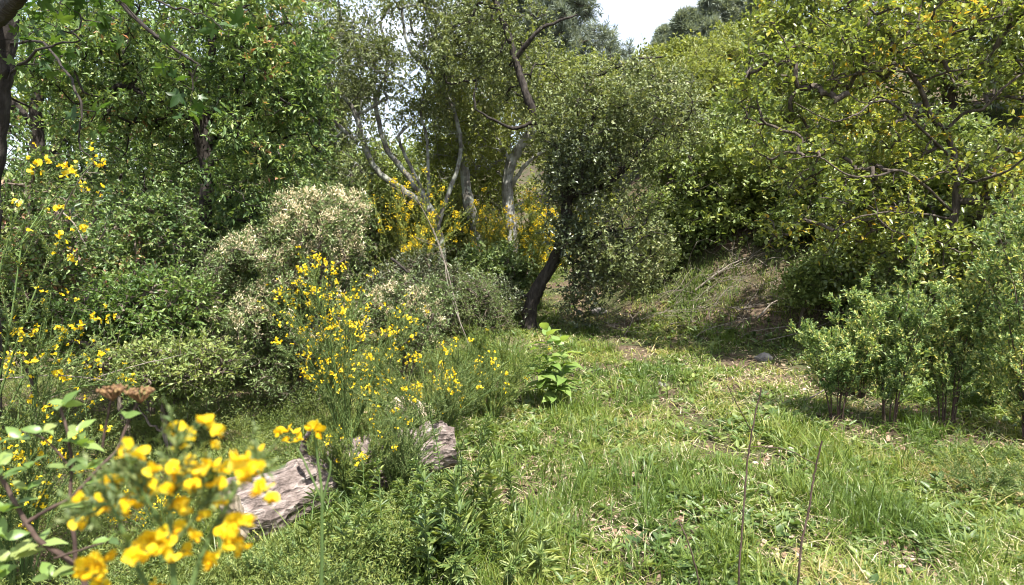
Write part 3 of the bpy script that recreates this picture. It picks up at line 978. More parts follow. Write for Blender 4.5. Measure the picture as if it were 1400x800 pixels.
# the leaning oak with the dark base in the centre
b_ = G(724, 452) + [0, 0, -.05]
Yc = b_[1]
tree('leaning_oak_tree', 'oak', 'leaning oak with a black crooked trunk rising from the middle of the clearing edge', b_,
     [([b_, *TR((724, 425, Yc), (735, 395, Yc), (755, 362, Yc - .05), (768, 330, Yc - .1), (775, 285, Yc - .1), (768, 230, Yc), (752, 195, Yc + .1), (735, 165, Yc + .1), (718, 125, Yc + .1), (705, 80, Yc + .2), (690, 35, Yc + .2), (672, -15, Yc + .3))], .105, .038),
      (TR((736, 395, Yc), (716, 405, Yc), (700, 412, Yc)), .035, .012),
      (TR((775, 285, Yc - .1), (800, 210, Yc - .2), (815, 140, Yc - .3), (803, 112, Yc - .3), (806, 104, Yc - .3)), .05, .025),
      (TR((806, 108, Yc - .3), (830, 98, Yc - .3), (868, 82, Yc - .3), (905, 78, Yc - .3)), .028, .012),
      (TR((775, 270, Yc - .1), (835, 250, Yc - .5), (880, 200, Yc - .6), (925, 150, Yc - .7)), .05, .015),
      (TR((768, 330, Yc - .1), (820, 320, Yc - .5), (870, 310, Yc - .7)), .04, .012),
      (TR((735, 165, Yc + .1), (700, 175, Yc + .1), (650, 150, Yc)), .035, .012),
      (TR((705, 80, Yc + .2), (740, 40, Yc), (790, 20, Yc)), .04, .012)],
     [blob(850, 130, Yc - .3, 85, 45, 1.0), blob(900, 160, Yc - .6, 65, 55, .9, .8), blob(800, 170, Yc - .3, 70, 50, .9), blob(740, 110, Yc + .9, 60, 50, .6),
      blob(860, 330, Yc - .5, 60, 60, .8), blob(885, 360, Yc - .6, 40, 40, .6, .6), blob(655, 80, Yc + .6, 60, 70, .8), blob(690, 20, Yc + .8, 60, 45, .7, .7), blob(850, 240, Yc - .4, 50, 40, .6, .6)],
     680, M_GREY, B_DARK, 104, gap=.51, gs=.34, nt=5, nl=10, tw=.22, Ln=.050, Wd=.027, tip=.0036,
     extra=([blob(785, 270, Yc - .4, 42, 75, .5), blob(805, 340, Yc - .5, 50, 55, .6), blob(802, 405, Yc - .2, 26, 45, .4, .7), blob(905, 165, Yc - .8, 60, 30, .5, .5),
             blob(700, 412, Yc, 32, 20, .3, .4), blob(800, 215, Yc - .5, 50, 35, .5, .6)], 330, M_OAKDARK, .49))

# grey green oaks in the second row of the centre
def simple_tree(label, px, Y, top, halfw, seed, mleaf, mbark, N=380, gap=.42, Ln=.08, Wd=.045, lean=0, low=None, r0=.12, name='oak_tree', cat='oak', nl=9, group='oaks and bushes on the slope', depth=None, shape='fold', tw=.35, nt=5, tip=.006, gs=.9):
    """tree whose crown reaches from photo height low up to top"""
    b = GX(px, Y)
    s = Y / FPX
    ybase = 400 + FPX * math.tan(math.atan((EYE - b[2]) / Y) - PITCH)
    low = low if low is not None else ybase - 30
    if low > ybase - 4:
        low = ybase - 4
        top = min(top, low - 55)
    cy = (top + low) / 2; ry = (low - top) / 2
    dep = depth or halfw * s * .7
    rng = RNG(seed)
    trunk = [b, P(px + lean * .3, ybase - (ybase - top) * .3, Y), P(px + lean * .8, ybase - (ybase - top) * .6, Y), P(px + lean, top + ry * .3, Y)]
    lim = [(trunk, r0, r0 * .3)]
    for k in range(4):
        a = rng.random() * 6.28; q = .25 + .15 * k
        o = P(px + lean * q * 1.2, ybase - (ybase - top) * q, Y)
        e = P(px + lean + math.cos(a) * halfw * .7, cy - ry * .4 * rng.random(), Y + math.sin(a) * dep * .7)
        lim.append(([o, (o + e) / 2 + [0, 0, -.1], e], r0 * .4, r0 * .12))
    bl = []
    for k in range(6):
        a = k * 1.05 + rng.random(); q = .55 * rng.random() ** .5 + .1
        bl.append((P(px + lean * .8 + math.cos(a) * halfw * q, cy + math.sin(a * 1.7 + 1) * ry * .5, Y + math.sin(a) * dep * .5),
                   np.array([halfw * s * (.5 + .15 * rng.random()), dep * .6, ry * s * (.45 + .15 * rng.random())])))
    bl.append((P(px + lean * .8, cy - ry * .35, Y), np.array([halfw * s * .6, dep * .6, ry * s * .6])))
    return tree(name, cat, label, b, lim, bl, N, mleaf, mbark, seed, gap=gap, gs=gs, nt=nt, nl=nl, tw=tw, Ln=Ln, Wd=Wd, tip=tip, group=group, sides=8, shape=shape)

b_ = GX(700, 13.2)
tree('pale_trunk_tree', 'oak', 'oak with a thick whitish lichen covered trunk behind the yellow broom', b_,
     [([b_, *TR((700, 330, 13.2), (694, 262, 13.2), (698, 225, 13.2), (712, 200, 13.2), (728, 175, 13.2), (730, 130, 13.2))], .13, .07),
      (TR((696, 262, 13.2), (716, 228, 13.0), (742, 208, 12.9), (770, 200, 12.8)), .045, .02),
      (TR((698, 225, 13.2), (670, 170, 13.2), (655, 120, 13.2)), .05, .03)],
     [blob(690, 120, 13.2, 90, 70, 1.2), blob(640, 190, 13.0, 50, 55, 1.0), blob(750, 160, 13.2, 50, 60, 1.0)],
     420, M_OLIVE, B_PALE, 105, gap=.45, nt=5, nl=9, tw=.3, Ln=.07, Wd=.035, tip=.005)
b_ = GX(648, 12.4)
tree('dark_trunk_tree', 'oak', 'oak stem behind the yellow broom, black below and pale grey above', b_,
     [([b_, *TR((655, 350, 12.4), (650, 310, 12.4), (640, 275, 12.4), (636, 240, 12.4), (628, 190, 12.4), (610, 150, 12.4))], .15, .05)],
     [blob(610, 170, 12.4, 50, 50, .9), blob(640, 130, 12.4, 50, 45, .9)],
     200, M_OLIVE, B_GREY, 106, gap=.45, nt=5, nl=9, tw=.28, Ln=.065, Wd=.032, tip=.005)

simple_tree('pale olive green tree with small leaves between the grey oak and the leaning trunk', 640, 15.5, 130, 90, 120, M_OLIVE, B_GREY, 420, low=420, Ln=.085)
simple_tree('rounded olive tree right behind the crown of the leaning oak', 800, 16.5, 70, 90, 121, M_OLIVE, B_GREY, 480, low=400, Ln=.09)
simple_tree('greyish tree on the slope under the gap of sky', 905, 17.5, 85, 75, 122, M_GREY, B_GREY, 420, low=330, Ln=.09)
simple_tree('wide olive brown tree below the hilltop pines', 985, 20, 62, 85, 123, M_OLIVE, B_BROWN, 460, low=300, Ln=.10)
simple_tree('leafy green tree hidden low behind the white flowering shrub', 480, 13.5, 205, 110, 124, M_BUSH, B_BROWN, 420, low=440, Ln=.085)
simple_tree('dark tree filling the gap behind the dense green oak', 315, 14, -60, 130, 125, M_OAK, B_DARK, 520, low=460, Ln=.095, Wd=.05)
simple_tree('tall dark tree far behind the middle of the dense green oak', 170, 14.5, -80, 140, 134, M_OAK, B_DARK, 620, low=430, Ln=.10, Wd=.055)
simple_tree('grey green tree showing at the left of the forked grey oak', 400, 16, 40, 70, 135, M_GREY, B_GREY, 420, low=330, Ln=.09)
simple_tree('thin grey green tree far behind the left arm of the forked grey oak', 470, 17, 50, 55, 137, M_GREY, B_GREY, 220, low=250, Ln=.09)
simple_tree('green tree low between the two pale forked trunks', 560, 17, 195, 90, 126, M_BUSH, B_GREY, 360, low=400, Ln=.10)
simple_tree('fresh green tree in the far left corner behind the broom', -60, 15, 20, 190, 127, M_BUSH, B_BROWN, 520, low=480, Ln=.11, Wd=.06)
simple_tree('yellowish tree rising over the right end of the slope', 1110, 16, -40, 120, 128, M_YGREEN, B_BROWN, 520, low=300, Ln=.10, Wd=.055)
simple_tree('tall green tree behind the broad leaved tree at right', 1290, 15, -80, 150, 129, M_BUSH, B_BROWN, 560, low=330, Ln=.11, Wd=.06)
simple_tree('tree in the right corner behind the trunk of the broad leaved tree', 1440, 14, -60, 120, 130, M_YGREEN, B_BROWN, 460, low=340, Ln=.10, Wd=.055)
simple_tree('olive tree filling the slope left of the wide olive brown tree', 945, 19, 92, 60, 132, M_OLIVE, B_BROWN, 380, low=270, Ln=.10)
simple_tree('low olive tree on the skyline at the left foot of the hilltop pines', 922, 29, 66, 50, 136, M_OLIVE, B_BROWN, 300, low=150, Ln=.14, Wd=.07)
simple_tree('small bushy olive tree just under the hilltop pines', 1000, 27, 55, 60, 133, M_OLIVE, B_BROWN, 320, low=180, Ln=.14, Wd=.07)
simple_tree('dull green tree on the slope left of the right tree', 1060, 24, 60, 90, 131, M_GREY, B_BROWN, 380, low=290, Ln=.13, Wd=.07)

# pines
def pine(label, px, Y, top, halfw, seed, low, N=420, Ln=.16, group='pines on the hilltop', r0=.2, r=.5):
    b = GX(px, Y); s = Y / FPX
    rng = RNG(seed)
    trunk = [b, P(px + 4, low, Y), P(px - 3, (low + top) / 2, Y), P(px, top + 6, Y)]
    bl = []
    for k in range(9):
        t = k / 8
        yy = low + (top - low) * t
        wv = halfw * (1 - .55 * t) * (.45 + .3 * rng.random())
        bl.append((P(px + (rng.random() - .5) * halfw * 1.1 * (1 - .5 * t), yy, Y + (rng.random() - .5) * halfw * s), np.array([wv * s, wv * s, (low - top) * s * .12 * (1 + rng.random())])))
    root = thing('pine_tree', b, label, 'pine', group)
    gt = Geo(); L_, R_ = limb(gt, trunk, r0, r0 * .3, 8, rng, .05)
    cl = sample_blobs(bl, N, rng, .40, halfw * s * .3, seed, .6)
    Pth, Rd = grow([(L_, R_)], cl, rng, 4, .012, up=.1)
    gb = Geo(); gl = Geo(); tubes(gb, Pth, Rd, 4)
    foliage(gl, gb, Pth, rng, 6, 22, halfw * s * .12, Ln, Ln * .10, 'fold', twr=.006, upb=.1, angle=.75, spread=.8, upw=.35)
    gt.build('trunk', B_BROWN, root, smooth=True); gb.build('branches', B_BROWN, root, smooth=True); gl.build('crown', M_PINE, root)
    return root
pine('tall grey green pine with a feathery crown cut by the top edge', 775, 25, -60, 95, 140, 130, 620, Ln=.20)
pine('slimmer pine left of the tall feathery one, behind the leaning trunk', 690, 28, -40, 80, 141, 120, 420, Ln=.22)
for i, (px, Y, top, hw, lab) in enumerate([(935, 44, 28, 30, 'first pine on the hilltop right of the sky gap'), (965, 45, 8, 32, 'second pine on the hilltop right of the sky gap'),
                                        (1000, 46, 2, 34, 'third and tallest pine on the hilltop skyline'), (1040, 44, -8, 34, 'pine on the hilltop half behind the yellow green leaves'),
                                        (905, 48, 52, 24, 'small low pine at the left end of the hilltop row')]):
    pine(lab, px, Y, top, hw, 150 + i, top + 75, 230, Ln=.42, r0=.16)

# broad leaved tree on the right
b_ = GX(1306, 7.38)
tree('broad_leaved_tree', 'tree', 'broad leaved tree with sunlit yellow green leaves and crooked grey limbs filling the right', b_,
     [([b_, *TR((1304, 400, 7.38), (1303, 320, 7.38), (1309, 255, 7.38), (1305, 215, 7.38), (1291, 180, 7.38), (1270, 155, 7.38), (1258, 120, 7.25), (1232, 85, 7.25), (1216, 48, 7.12))], .05, .018),
      (TR((1293, 178, 7.38), (1318, 155, 7.25), (1345, 148, 7.12), (1372, 120, 7.00), (1420, 85, 6.88)), 0.0203, 0.0098),
      (TR((1262, 112, 7.25), (1290, 100, 7.12), (1335, 90, 7.00), (1360, 68, 7.00)), 0.0133, 0.0056),
      (TR((1260, 105, 7.25), (1230, 97, 7.12), (1190, 98, 7.00), (1158, 104, 6.88), (1130, 110, 6.75)), 0.0125, 0.0049),
      (TR((1300, 215, 7.38), (1225, 145, 7.00), (1195, 140, 6.88), (1168, 158, 6.75), (1135, 165, 6.75), (1085, 140, 6.62)), 0.0140, 0.0049),
      (TR((1225, 137, 7.00), (1180, 140, 6.88), (1155, 125, 6.88)), 0.0078, 0.0035),
      (TR((1308, 255, 7.38), (1345, 245, 7.00), (1380, 232, 6.75), (1420, 200, 6.50)), 0.0172, 0.0084),
      (TR((1303, 290, 7.38), (1240, 236, 7.00), (1200, 240, 6.88), (1160, 240, 6.75), (1120, 215, 6.75), (1080, 218, 6.62)), 0.0156, 0.0049),
      (TR((1303, 300, 7.38), (1260, 292, 7.12), (1215, 290, 7.00), (1170, 298, 6.88), (1140, 315, 6.88)), 0.0140, 0.0049),
      (TR((1303, 330, 7.38), (1220, 315, 7.00), (1185, 280, 7.00), (1120, 270, 6.75)), 0.0125, 0.0042),
      (TR((1304, 360, 7.38), (1350, 300, 7.00), (1400, 270, 6.75)), 0.0156, 0.0063)],
     [blob(1240, 30, 7.25, 140, 55, 0.92), blob(1350, 50, 7.25, 90, 60, 0.80), blob(1110, 70, 7.25, 90, 55, 0.69), blob(1080, 180, 7.25, 70, 60, 0.57, .8),
      blob(1180, 160, 7.50, 90, 60, 0.57, .7), blob(1320, 170, 7.62, 110, 60, 0.57, .7), blob(1150, 265, 7.25, 100, 50, 0.57), blob(1260, 250, 7.50, 90, 50, 0.57, .8),
      blob(1380, 250, 7.38, 60, 70, 0.69), blob(1100, 320, 7.50, 60, 40, 0.46, .6), blob(1340, 340, 7.75, 90, 40, 0.46, .6), blob(1060, 110, 7.38, 60, 60, 0.57), blob(1300, 345, 6.88, 60, 40, 0.34, .7), blob(1230, 340, 7.25, 60, 35, 0.46, .6)],
     800, M_YGREEN, B_BROWN, 110, gap=.51, gs=.36, nt=4, nl=6, tw=.18, Ln=.062, Wd=.034, shape='oval', tip=.0056, upb=.72, wob=.01, spread=1.0, mtwig=B_BROWN)

b_ = GX(1020, 10.6)
tree('broad_leaved_tree', 'tree', 'lower bushy tree with fresh green leaves beside the bare bank of the clearing', b_,
     [([b_, *TR((1025, 350, 10.6), (1010, 290, 10.6), (1030, 230, 10.6), (1020, 160, 10.6))], .06, .02),
      (TR((1022, 330, 10.6), (1060, 290, 10.3), (1100, 270, 10.0)), .025, .012),
      (TR((1015, 290, 10.6), (965, 250, 10.5), (940, 210, 10.5)), .025, .012)],
     [blob(1010, 200, 10.5, 65, 60, .9), blob(1060, 270, 10.2, 80, 60, .9), blob(970, 265, 10.5, 55, 60, .8), blob(1020, 300, 10.4, 60, 35, .6), blob(1110, 300, 10.2, 60, 40, .6)],
     520, M_BUSH, B_BROWN, 111, gap=.50, gs=.38, nt=4, nl=8, tw=.24, Ln=.075, Wd=.042, shape='oval', tip=.0036)

# tree with lobed leaves hanging into the upper left corner, trunk partly outside
b_ = GX(-45, 4.6)
tree('lobed_leaf_tree', 'tree', 'dark rough trunk at the left edge whose near twigs carry large lobed leaves', b_,
     [([b_, *TR((-26, 420, 4.6), (-20, 260, 4.6), (-8, 150, 4.6), (4, 60, 4.6), (14, -60, 4.6))], .11, .07),
      (TR((-10, 30, 4.5), (10, 12, 3.6), (40, -30, 3.0)), .05, .04),
      (TR((14, 60, 4.6), (60, 60, 3.8), (96, 108, 3.4), (112, 150, 3.3), (110, 200, 3.3), (130, 220, 3.3)), .008, .003),
      (TR((20, -20, 4.5), (110, -30, 3.2), (190, 30, 2.9), (250, 75, 2.8), (275, 90, 2.8)), .014, .003),
      (TR((110, -30, 3.2), (180, -10, 3.0), (240, 10, 2.9), (290, 25, 2.8)), .008, .002),
      (TR((14, 100, 4.6), (60, 65, 3.6), (110, 55, 3.3)), .010, .003)],
     [blob(95, 10, 3.2, 55, 30, .35), blob(255, 95, 2.8, 28, 28, .15, .5), blob(290, 25, 2.8, 25, 22, .15, .5), blob(200, -5, 2.9, 80, 18, .2, .6), blob(90, 160, 3.4, 22, 18, .2, .35), blob(30, 60, 4.2, 30, 60, .3, .5)],
     36, M_SYC, B_DARK, 112, gap=.0, nt=2, nl=3, tw=.10, Ln=.080, Wd=.085, shape='lobed', tip=.0022, upb=.35, wob=.015, K=4)

# ------------------------------------------------------------------ bushes and shrubs
GB = 'yellow flowering broom bushes'
def bushy(label, px, Y, top, halfw, seed, mleaf, low=None, **k):
    return simple_tree(label, px, Y, top, halfw, seed, mleaf, k.pop('mbark', B_TWIG), low=low, r0=k.pop('r0', .03), name=k.pop('name', 'bush'), cat=k.pop('cat', 'bush'), **k)

bushy('bright green bush filling the slope right of the dark foliage of the leaning oak', 930, 11.5, 205, 70, 201, M_BUSH, 400, N=480, Ln=.07, Wd=.035, tw=.25)
bushy('rounded green bush at the foot of the bank behind the dead twigs', 915, 10.6, 320, 40, 202, M_BUSH, 415, N=220, Ln=.055, Wd=.03, tw=.2)
bushy('tall bush left of the big right tree, light green', 1000, 13, 150, 60, 203, M_BUSH, 360, N=360, Ln=.08, Wd=.04, tw=.25)
bushy('shaded bush under the limbs of the broad leaved tree', 1215, 8.6, 310, 75, 204, M_BROAD, 440, N=360, Ln=.065, Wd=.036, tw=.2, shape='oval')
bushy('dark leafy bush behind the saplings at right', 1300, 7.4, 320, 100, 205, M_BROAD, 500, N=420, Ln=.06, Wd=.034, tw=.2, shape='oval')
bushy('dark leafy bush at the right edge of the picture', 1440, 6.6, 250, 80, 206, M_BROAD, 470, N=300, Ln=.06, Wd=.034, tw=.2, shape='oval')
bushy('fine leaved bush left of the black trunk base', 628, 9.0, 375, 66, 207, M_BROOM, 470, N=380, Ln=.035, Wd=.012, tw=.22, nl=12)
bushy('low dark bush between the shrub with whitish tufts and the black trunk', 560, 8.6, 350, 60, 208, M_OAKDARK, 470, N=300, Ln=.045, Wd=.02, tw=.2)
bushy('fresh green bush in sun at the left below the dense oak', 165, 5.2, 385, 95, 209, M_LUSH, 500, N=420, Ln=.040, Wd=.019, tw=.16, nl=10)
bushy('green bush in half shade under the oak, left of the shrub with whitish tufts', 195, 6.1, 265, 85, 210, M_OAK, 470, N=460, Ln=.042, Wd=.02, tw=.18, nl=10)
bushy('low green bush tucked beside the shrub with whitish tufts at its left foot', 225, 4.7, 470, 85, 211, M_BUSH, 560, N=320, Ln=.034, Wd=.016, tw=.14, nl=10)
bushy('dark bush behind the arching broom at the left edge', 40, 5.4, 210, 110, 212, M_OAK, 520, N=420, Ln=.045, Wd=.021, tw=.2, nl=9)
bushy('dark low undergrowth bush beside the black trunk base', 662, 10.2, 395, 40, 213, M_OAKDARK, 455, N=200, Ln=.04, Wd=.02, tw=.16)
bushy('small bush on the bare bank between grass and right tree', 1075, 10.8, 300, 50, 214, M_BUSH, 370, N=220, Ln=.05, Wd=.025, tw=.18)
bushy('straw green bush in the sunny gap behind the black trunk', 720, 15, 335, 70, 215, M_OLIVE, 400, N=220, Ln=.09, Wd=.045, tw=.25)

for i, (lab, px, Y, top, hw, low, m_, N_) in enumerate([
        ('low leafy bush closing the space under the left side of the broad leaved tree', 1135, 10.4, 265, 70, 370, M_BUSH, 340),
        ('leafy bush right of the trunk of the broad leaved tree', 1380, 8.6, 200, 90, 460, M_BROAD, 520),
        ('yellow green bush up the bank behind the broad leaved tree', 1210, 9.8, 200, 85, 410, M_YGREEN, 420),
        ('bush with dull leaves on the top of the bare bank', 1090, 12, 225, 70, 345, M_BUSH, 360),
        ('bushy growth up the slope between the two leafy trees at right', 1170, 12.5, 130, 80, 340, M_YGREEN, 380),
        ('light green bush beside the right edge below the broad leaved tree', 1300, 9.6, 170, 80, 430, M_BUSH, 520),
        ('green bush up the bank just right of the crown of the leaning oak', 960, 13.5, 190, 70, 375, M_BUSH, 460),
        ('bush half hidden between the black trunk and the far brooms', 600, 13, 270, 80, 420, M_OLIVE, 440),
        ('low leafy bush filling the foot of the far brooms', 680, 10.8, 345, 60, 430, M_BROOM, 260),
        ('tall bush against the foot of the dense oak at left', 330, 8.2, 280, 110, 480, M_OAK, 480)]):
    bushy(lab, px, Y, top, hw, 230 + i, m_, low, N=N_, Ln=.07 if m_ is not M_OAK else .05, Wd=.036 if m_ is not M_OAK else .024, tw=.24, shape='oval' if Y < 11 else 'fold')

for i, (lab, px, Y, top, hw, low, m_, N_) in enumerate([
        ('low sunlit bush on the bank above the dead twigs', 1050, 10.9, 338, 48, 392, M_YGREEN, 300),
        ('low bush on the bank between the dead twigs and the first sapling', 1120, 10.0, 350, 50, 415, M_BUSH, 300),
        ('small loose bush at the foot of the bank left of the first sapling', 1098, 8.7, 352, 34, 412, M_BUSH, 170),
        ('leafy bush half way up the bank behind the first two saplings', 1165, 9.0, 285, 55, 395, M_YGREEN, 340),
        ('little pale bush high on the bank above the dead twigs', 1010, 10.6, 325, 30, 365, M_OLIVE, 130),
        ('pale green bush at the left foot of the bank beside the dead twigs', 985, 11.2, 300, 42, 385, M_OLIVE, 280)]):
    bushy(lab, px, Y, top, hw, 260 + i, m_, low, N=N_, Ln=.06, Wd=.03, tw=.2)

# shrub covered with whitish dry flower tufts
def tuft_shrub(label, base, bl, N, seed, ntuft, mleaf=M_WHITEBUSH, r0=.02):
    rng = RNG(seed)
    root = thing('tufted_shrub', base, label, 'shrub')
    gt = Geo(); sk = []
    for k in range(6):
        e = bl[k % len(bl)][0] + rng.normal(size=3) * .15
        L_, R_ = limb(gt, [base + rng.normal(size=3) * [.06, .06, 0], (base + e) / 2 + rng.normal(size=3) * .12, e], r0, r0 * .3, 6, rng, .01)
        sk.append((L_, R_))
    cl = sample_blobs(bl, N, rng, .45, .28, seed, .6)
    Pth, Rd = grow(sk, cl, rng, 4, .0028, up=.06)
    gb = Geo(); gl = Geo(); tubes(gb, Pth, Rd, 4)
    foliage(gl, gb, Pth, rng, 5, 9, .13, .030, .013, 'fold', twr=.0014, upb=.4, upw=.3, spread=1.1)
    gt.build('stem', B_TWIG, root, smooth=True); gb.build('branches', B_TWIG, root, smooth=True); gl.build('foliage', mleaf, root)
    # tufts at twig ends that reach the light
    ends = Pth[:, -1]
    h = ends[:, 2] - base[2]
    sc_ = 1.0 * h + .30 * (ends[:, 0] - base[0]) - .5 * (ends[:, 1] - base[1]) + .6 * rng.random(len(ends)) * h.max() + .25 * (vnoise(ends, .3, 9) - .5) * 4
    order = np.argsort(-sc_)[:ntuft]
    vars_ = []
    for v in range(3):
        g = Geo(); n = 46
        ax = randdir(rng, n); ax[:, 2] = np.abs(ax[:, 2]) + .2
        pos = randdir(rng, n) * (rng.random((n, 1)) ** .5) * [.045, .045, .06] + [0, 0, .03]
        leaves(g, pos, ax, randdir(rng, n), .026, .009, rng, 'fold')
        for q in range(5):
            t_ = norm(rng.normal(size=3) + [0, 0, .8]) * .06
            tubes(g, np.array([[[0, 0, 0], t_ * .5, t_]]), np.array([[.0012, .001, .0006]]), 3)
        o = g.build('flower_tuft', M_TUFT); vars_.append(o.data); bpy.data.objects.remove(o)
    for i in order[:100]:
        put_mesh('flower_tuft', vars_[rng.integers(3)], root, ends[i] + rng.normal(size=3) * .01, rng, .75 + .6 * rng.random())
    if ntuft > 100:
        g = Geo()
        for i in order[100:]:
            n = 34
            pos = ends[i] + randdir(rng, n) * (rng.random((n, 1)) ** .5) * [.05, .05, .06] + [0, 0, .03]
            ax = randdir(rng, n); ax[:, 2] = np.abs(ax[:, 2]) + .2
            leaves(g, pos, ax, randdir(rng, n), .026, .009, rng, 'fold')
        tag(g.build('flower_tuft', M_TUFT, root), kind='stuff')
    return root
b_ = GX(395, 5.9)
tuft_shrub('large rounded shrub covered with whitish dry flower tufts', b_,
           [blob(440, 320, 5.9, 62, 62, .45), blob(478, 290, 6.0, 26, 42, .2, .6), blob(400, 300, 5.9, 30, 34, .2, .6), blob(325, 385, 5.7, 52, 48, .35, .9), blob(300, 355, 5.75, 26, 22, .2, .5), blob(370, 370, 5.8, 75, 55, .5), blob(330, 440, 5.7, 75, 70, .5), blob(430, 430, 5.8, 75, 70, .5), blob(375, 520, 5.7, 90, 70, .45, .7), blob(290, 500, 5.6, 50, 50, .3, .6)],
           1500, 301, 560)
b_ = GX(545, 6.6)
tuft_shrub('small shrub with few beige tufts between the big tufted shrub and the trunk', b_,
           [blob(545, 420, 6.6, 40, 40, .3), blob(570, 450, 6.5, 35, 35, .3), blob(590, 410, 6.8, 25, 25, .25)], 260, 302, 46)

# brooms
broom('broom bush thick with yellow flowers in front of the shrub with whitish tufts', GX(468, 4.6), 28, 1.52, .62, 310, 100, flow_t=(.26, 1), leafn=170, side=14, sl=.24, ntiny=420, Ln=.024, Wd=.006, fscale=.72)
broom('looser green broom bush with few yellow flowers right of the thickly flowering one', GX(585, 4.6), 30, .85, .62, 311, 60, flow_t=(.35, 1), leafn=170, side=14, sl=.26, Ln=.024, Wd=.006, fscale=.75)
broom('feathery green broom bush with hardly any flower beside the upright big leaved plant', GX(675, 5.4), 28, .80, .55, 312, 12, leafn=170, side=14, sl=.24, Ln=.026, Wd=.006, fscale=.6, mleaf=M_CLOVER)
broom('thin broom bush growing across the middle of the fallen log', GX(470, 3.7), 24, .60, .30, 318, 14, flow_t=(.6, 1), leafn=150, side=12, sl=.20, Ln=.022, Wd=.005, fscale=.5, mleaf=M_CLOVER)
broom('small feathery broom before the far end of the fallen log', GX(540, 3.85), 26, .60, .30, 319, 8, flow_t=(.6, 1), leafn=140, side=12, sl=.18, Ln=.022, Wd=.005, fscale=.5)
# left broom: arching stems entering from the left edge
ex = []
for a in [((-30, 620, 2.7), (10, 470, 2.7), (30, 330, 2.75), (70, 275, 2.9), (128, 222, 3.0)), ((-40, 640, 2.7), (-10, 420, 2.6), (20, 300, 2.6), (60, 240, 2.6)),
          ((-20, 640, 2.9), (30, 520, 3.0), (90, 500, 3.1), (160, 480, 3.2)), ((-20, 600, 2.9), (40, 420, 2.9), (80, 330, 3.0), (122, 300, 3.1)),
          ((-30, 640, 3), (40, 560, 3), (100, 530, 3), (160, 525, 3.05))]:
    pth = smooth_line(TR(*a), 4)
    t = np.linspace(0, 1, 7) * (len(pth) - 1)
    ex.append([pth[int(round(q))] for q in t])
broom('tall arching broom bush with scattered yellow flowers at the left edge', GX(-10, 2.9), 26, 1.6, .66, 313, 100, flow_t=(.25, 1), leafn=150, side=13, sl=.26, fscale=.72, ntiny=220, Ln=.024, Wd=.007, extra=np.array(ex))
# far brooms
broom('distant broom bush bright with yellow flowers below the pale trunk', GX(735, 11.5), 22, 2.0, 1.0, 314, 90, flow_t=(.35, 1), meshes=BLOOM_FAR, leafn=150, side=9, sl=.5, Ln=.06, Wd=.018, ntiny=900, fscale=.6, mleaf=M_OLIVE)
broom('distant broom bush yellow among grey stems, left of the pale trunk', GX(668, 12.0), 16, 2.2, .75, 315, 60, flow_t=(.4, 1), meshes=BLOOM_FAR, leafn=150, side=9, sl=.5, Ln=.06, Wd=.018, ntiny=450, fscale=.55, mleaf=M_OLIVE)
broom('distant broom bush with thin yellow bloom below the forked grey oak', GX(560, 9.8), 26, 2.45, .95, 316, 60, flow_t=(.5, 1), meshes=BLOOM_FAR, leafn=150, side=9, sl=.4, Ln=.045, Wd=.014, ntiny=500, fscale=.55, mleaf=M_OLIVE)

# saplings on the right
def sapling(label, px, py, top, spread, seed, n=5, Ln=.038, Wd=.015, lean=(0, 0), mleaf=M_SAGE, purple=0, sl_=.26, t_=.16, hk=1.08):
    b = G(px, py); Y = b[1]
    h = (P(px, top, Y)[2] - b[2]) * hk
    root, st, tips = shrub(label, b + [0, 0, -.02], n, h, spread, seed, mleaf, name='sapling', cat='sapling', group='young shrubs at the right of the clearing', Ln=Ln * 1.08, Wd=Wd * 1.1, leafn=42, side=19, sl=sl_,
                     shape='oval', mstem=B_REDSTEM, r0=.0065, ang=.62, upb=.35, hv=.45, sidet=t_, rb=.07, twoorder=True, sleaf=.42, lean=lean, leaf_t0=t_ + .03)
    rng = RNG(seed)
    if purple:
        mesh = blossom_mesh('purple_flower', rng, 4, .012, .024, M_PURPLE, 1)
        put_mesh('purple_flower', mesh, root, P(1340, 437, Y - .1), None, 1.0)
    return root
sapling('short sapling with two dark stems and a drooping pale top, nearest the open grass', 1142, 575, 372, .28, 401, 7, t_=.22, lean=(-.05, 0))
sapling('taller sapling with a single reddish stem, second from the open grass', 1212, 590, 325, .32, 402, 7, t_=.16, lean=(.04, .05), hk=1.16)
sapling('wide sapling carrying one small purple flower', 1292, 583, 335, .34, 403, 8, purple=1, sl_=.28, t_=.14)
sapling('tall leafy sapling at the right edge', 1412, 605, 290, .42, 404, 11, sl_=.32, t_=.06, hk=1.15)
sapling('leafy low young shrub tucked between the last two saplings', 1350, 560, 425, .24, 406, 6, sl_=.24, t_=.06)
sapling('small young shrub behind the first two saplings', 1180, 545, 420, .26, 407, 7, sl_=.2, t_=.08)
shrub('spreading pale grey green feathery herb at the feet of the right saplings', GX(1370, 3.9), 26, .34, .5, 405, M_WEED, name='feathery_herb', cat='herb', Ln=.03, Wd=.005, leafn=50, side=9, sl=.12, mstem=B_STEM, r0=.003, sleaf=.4)

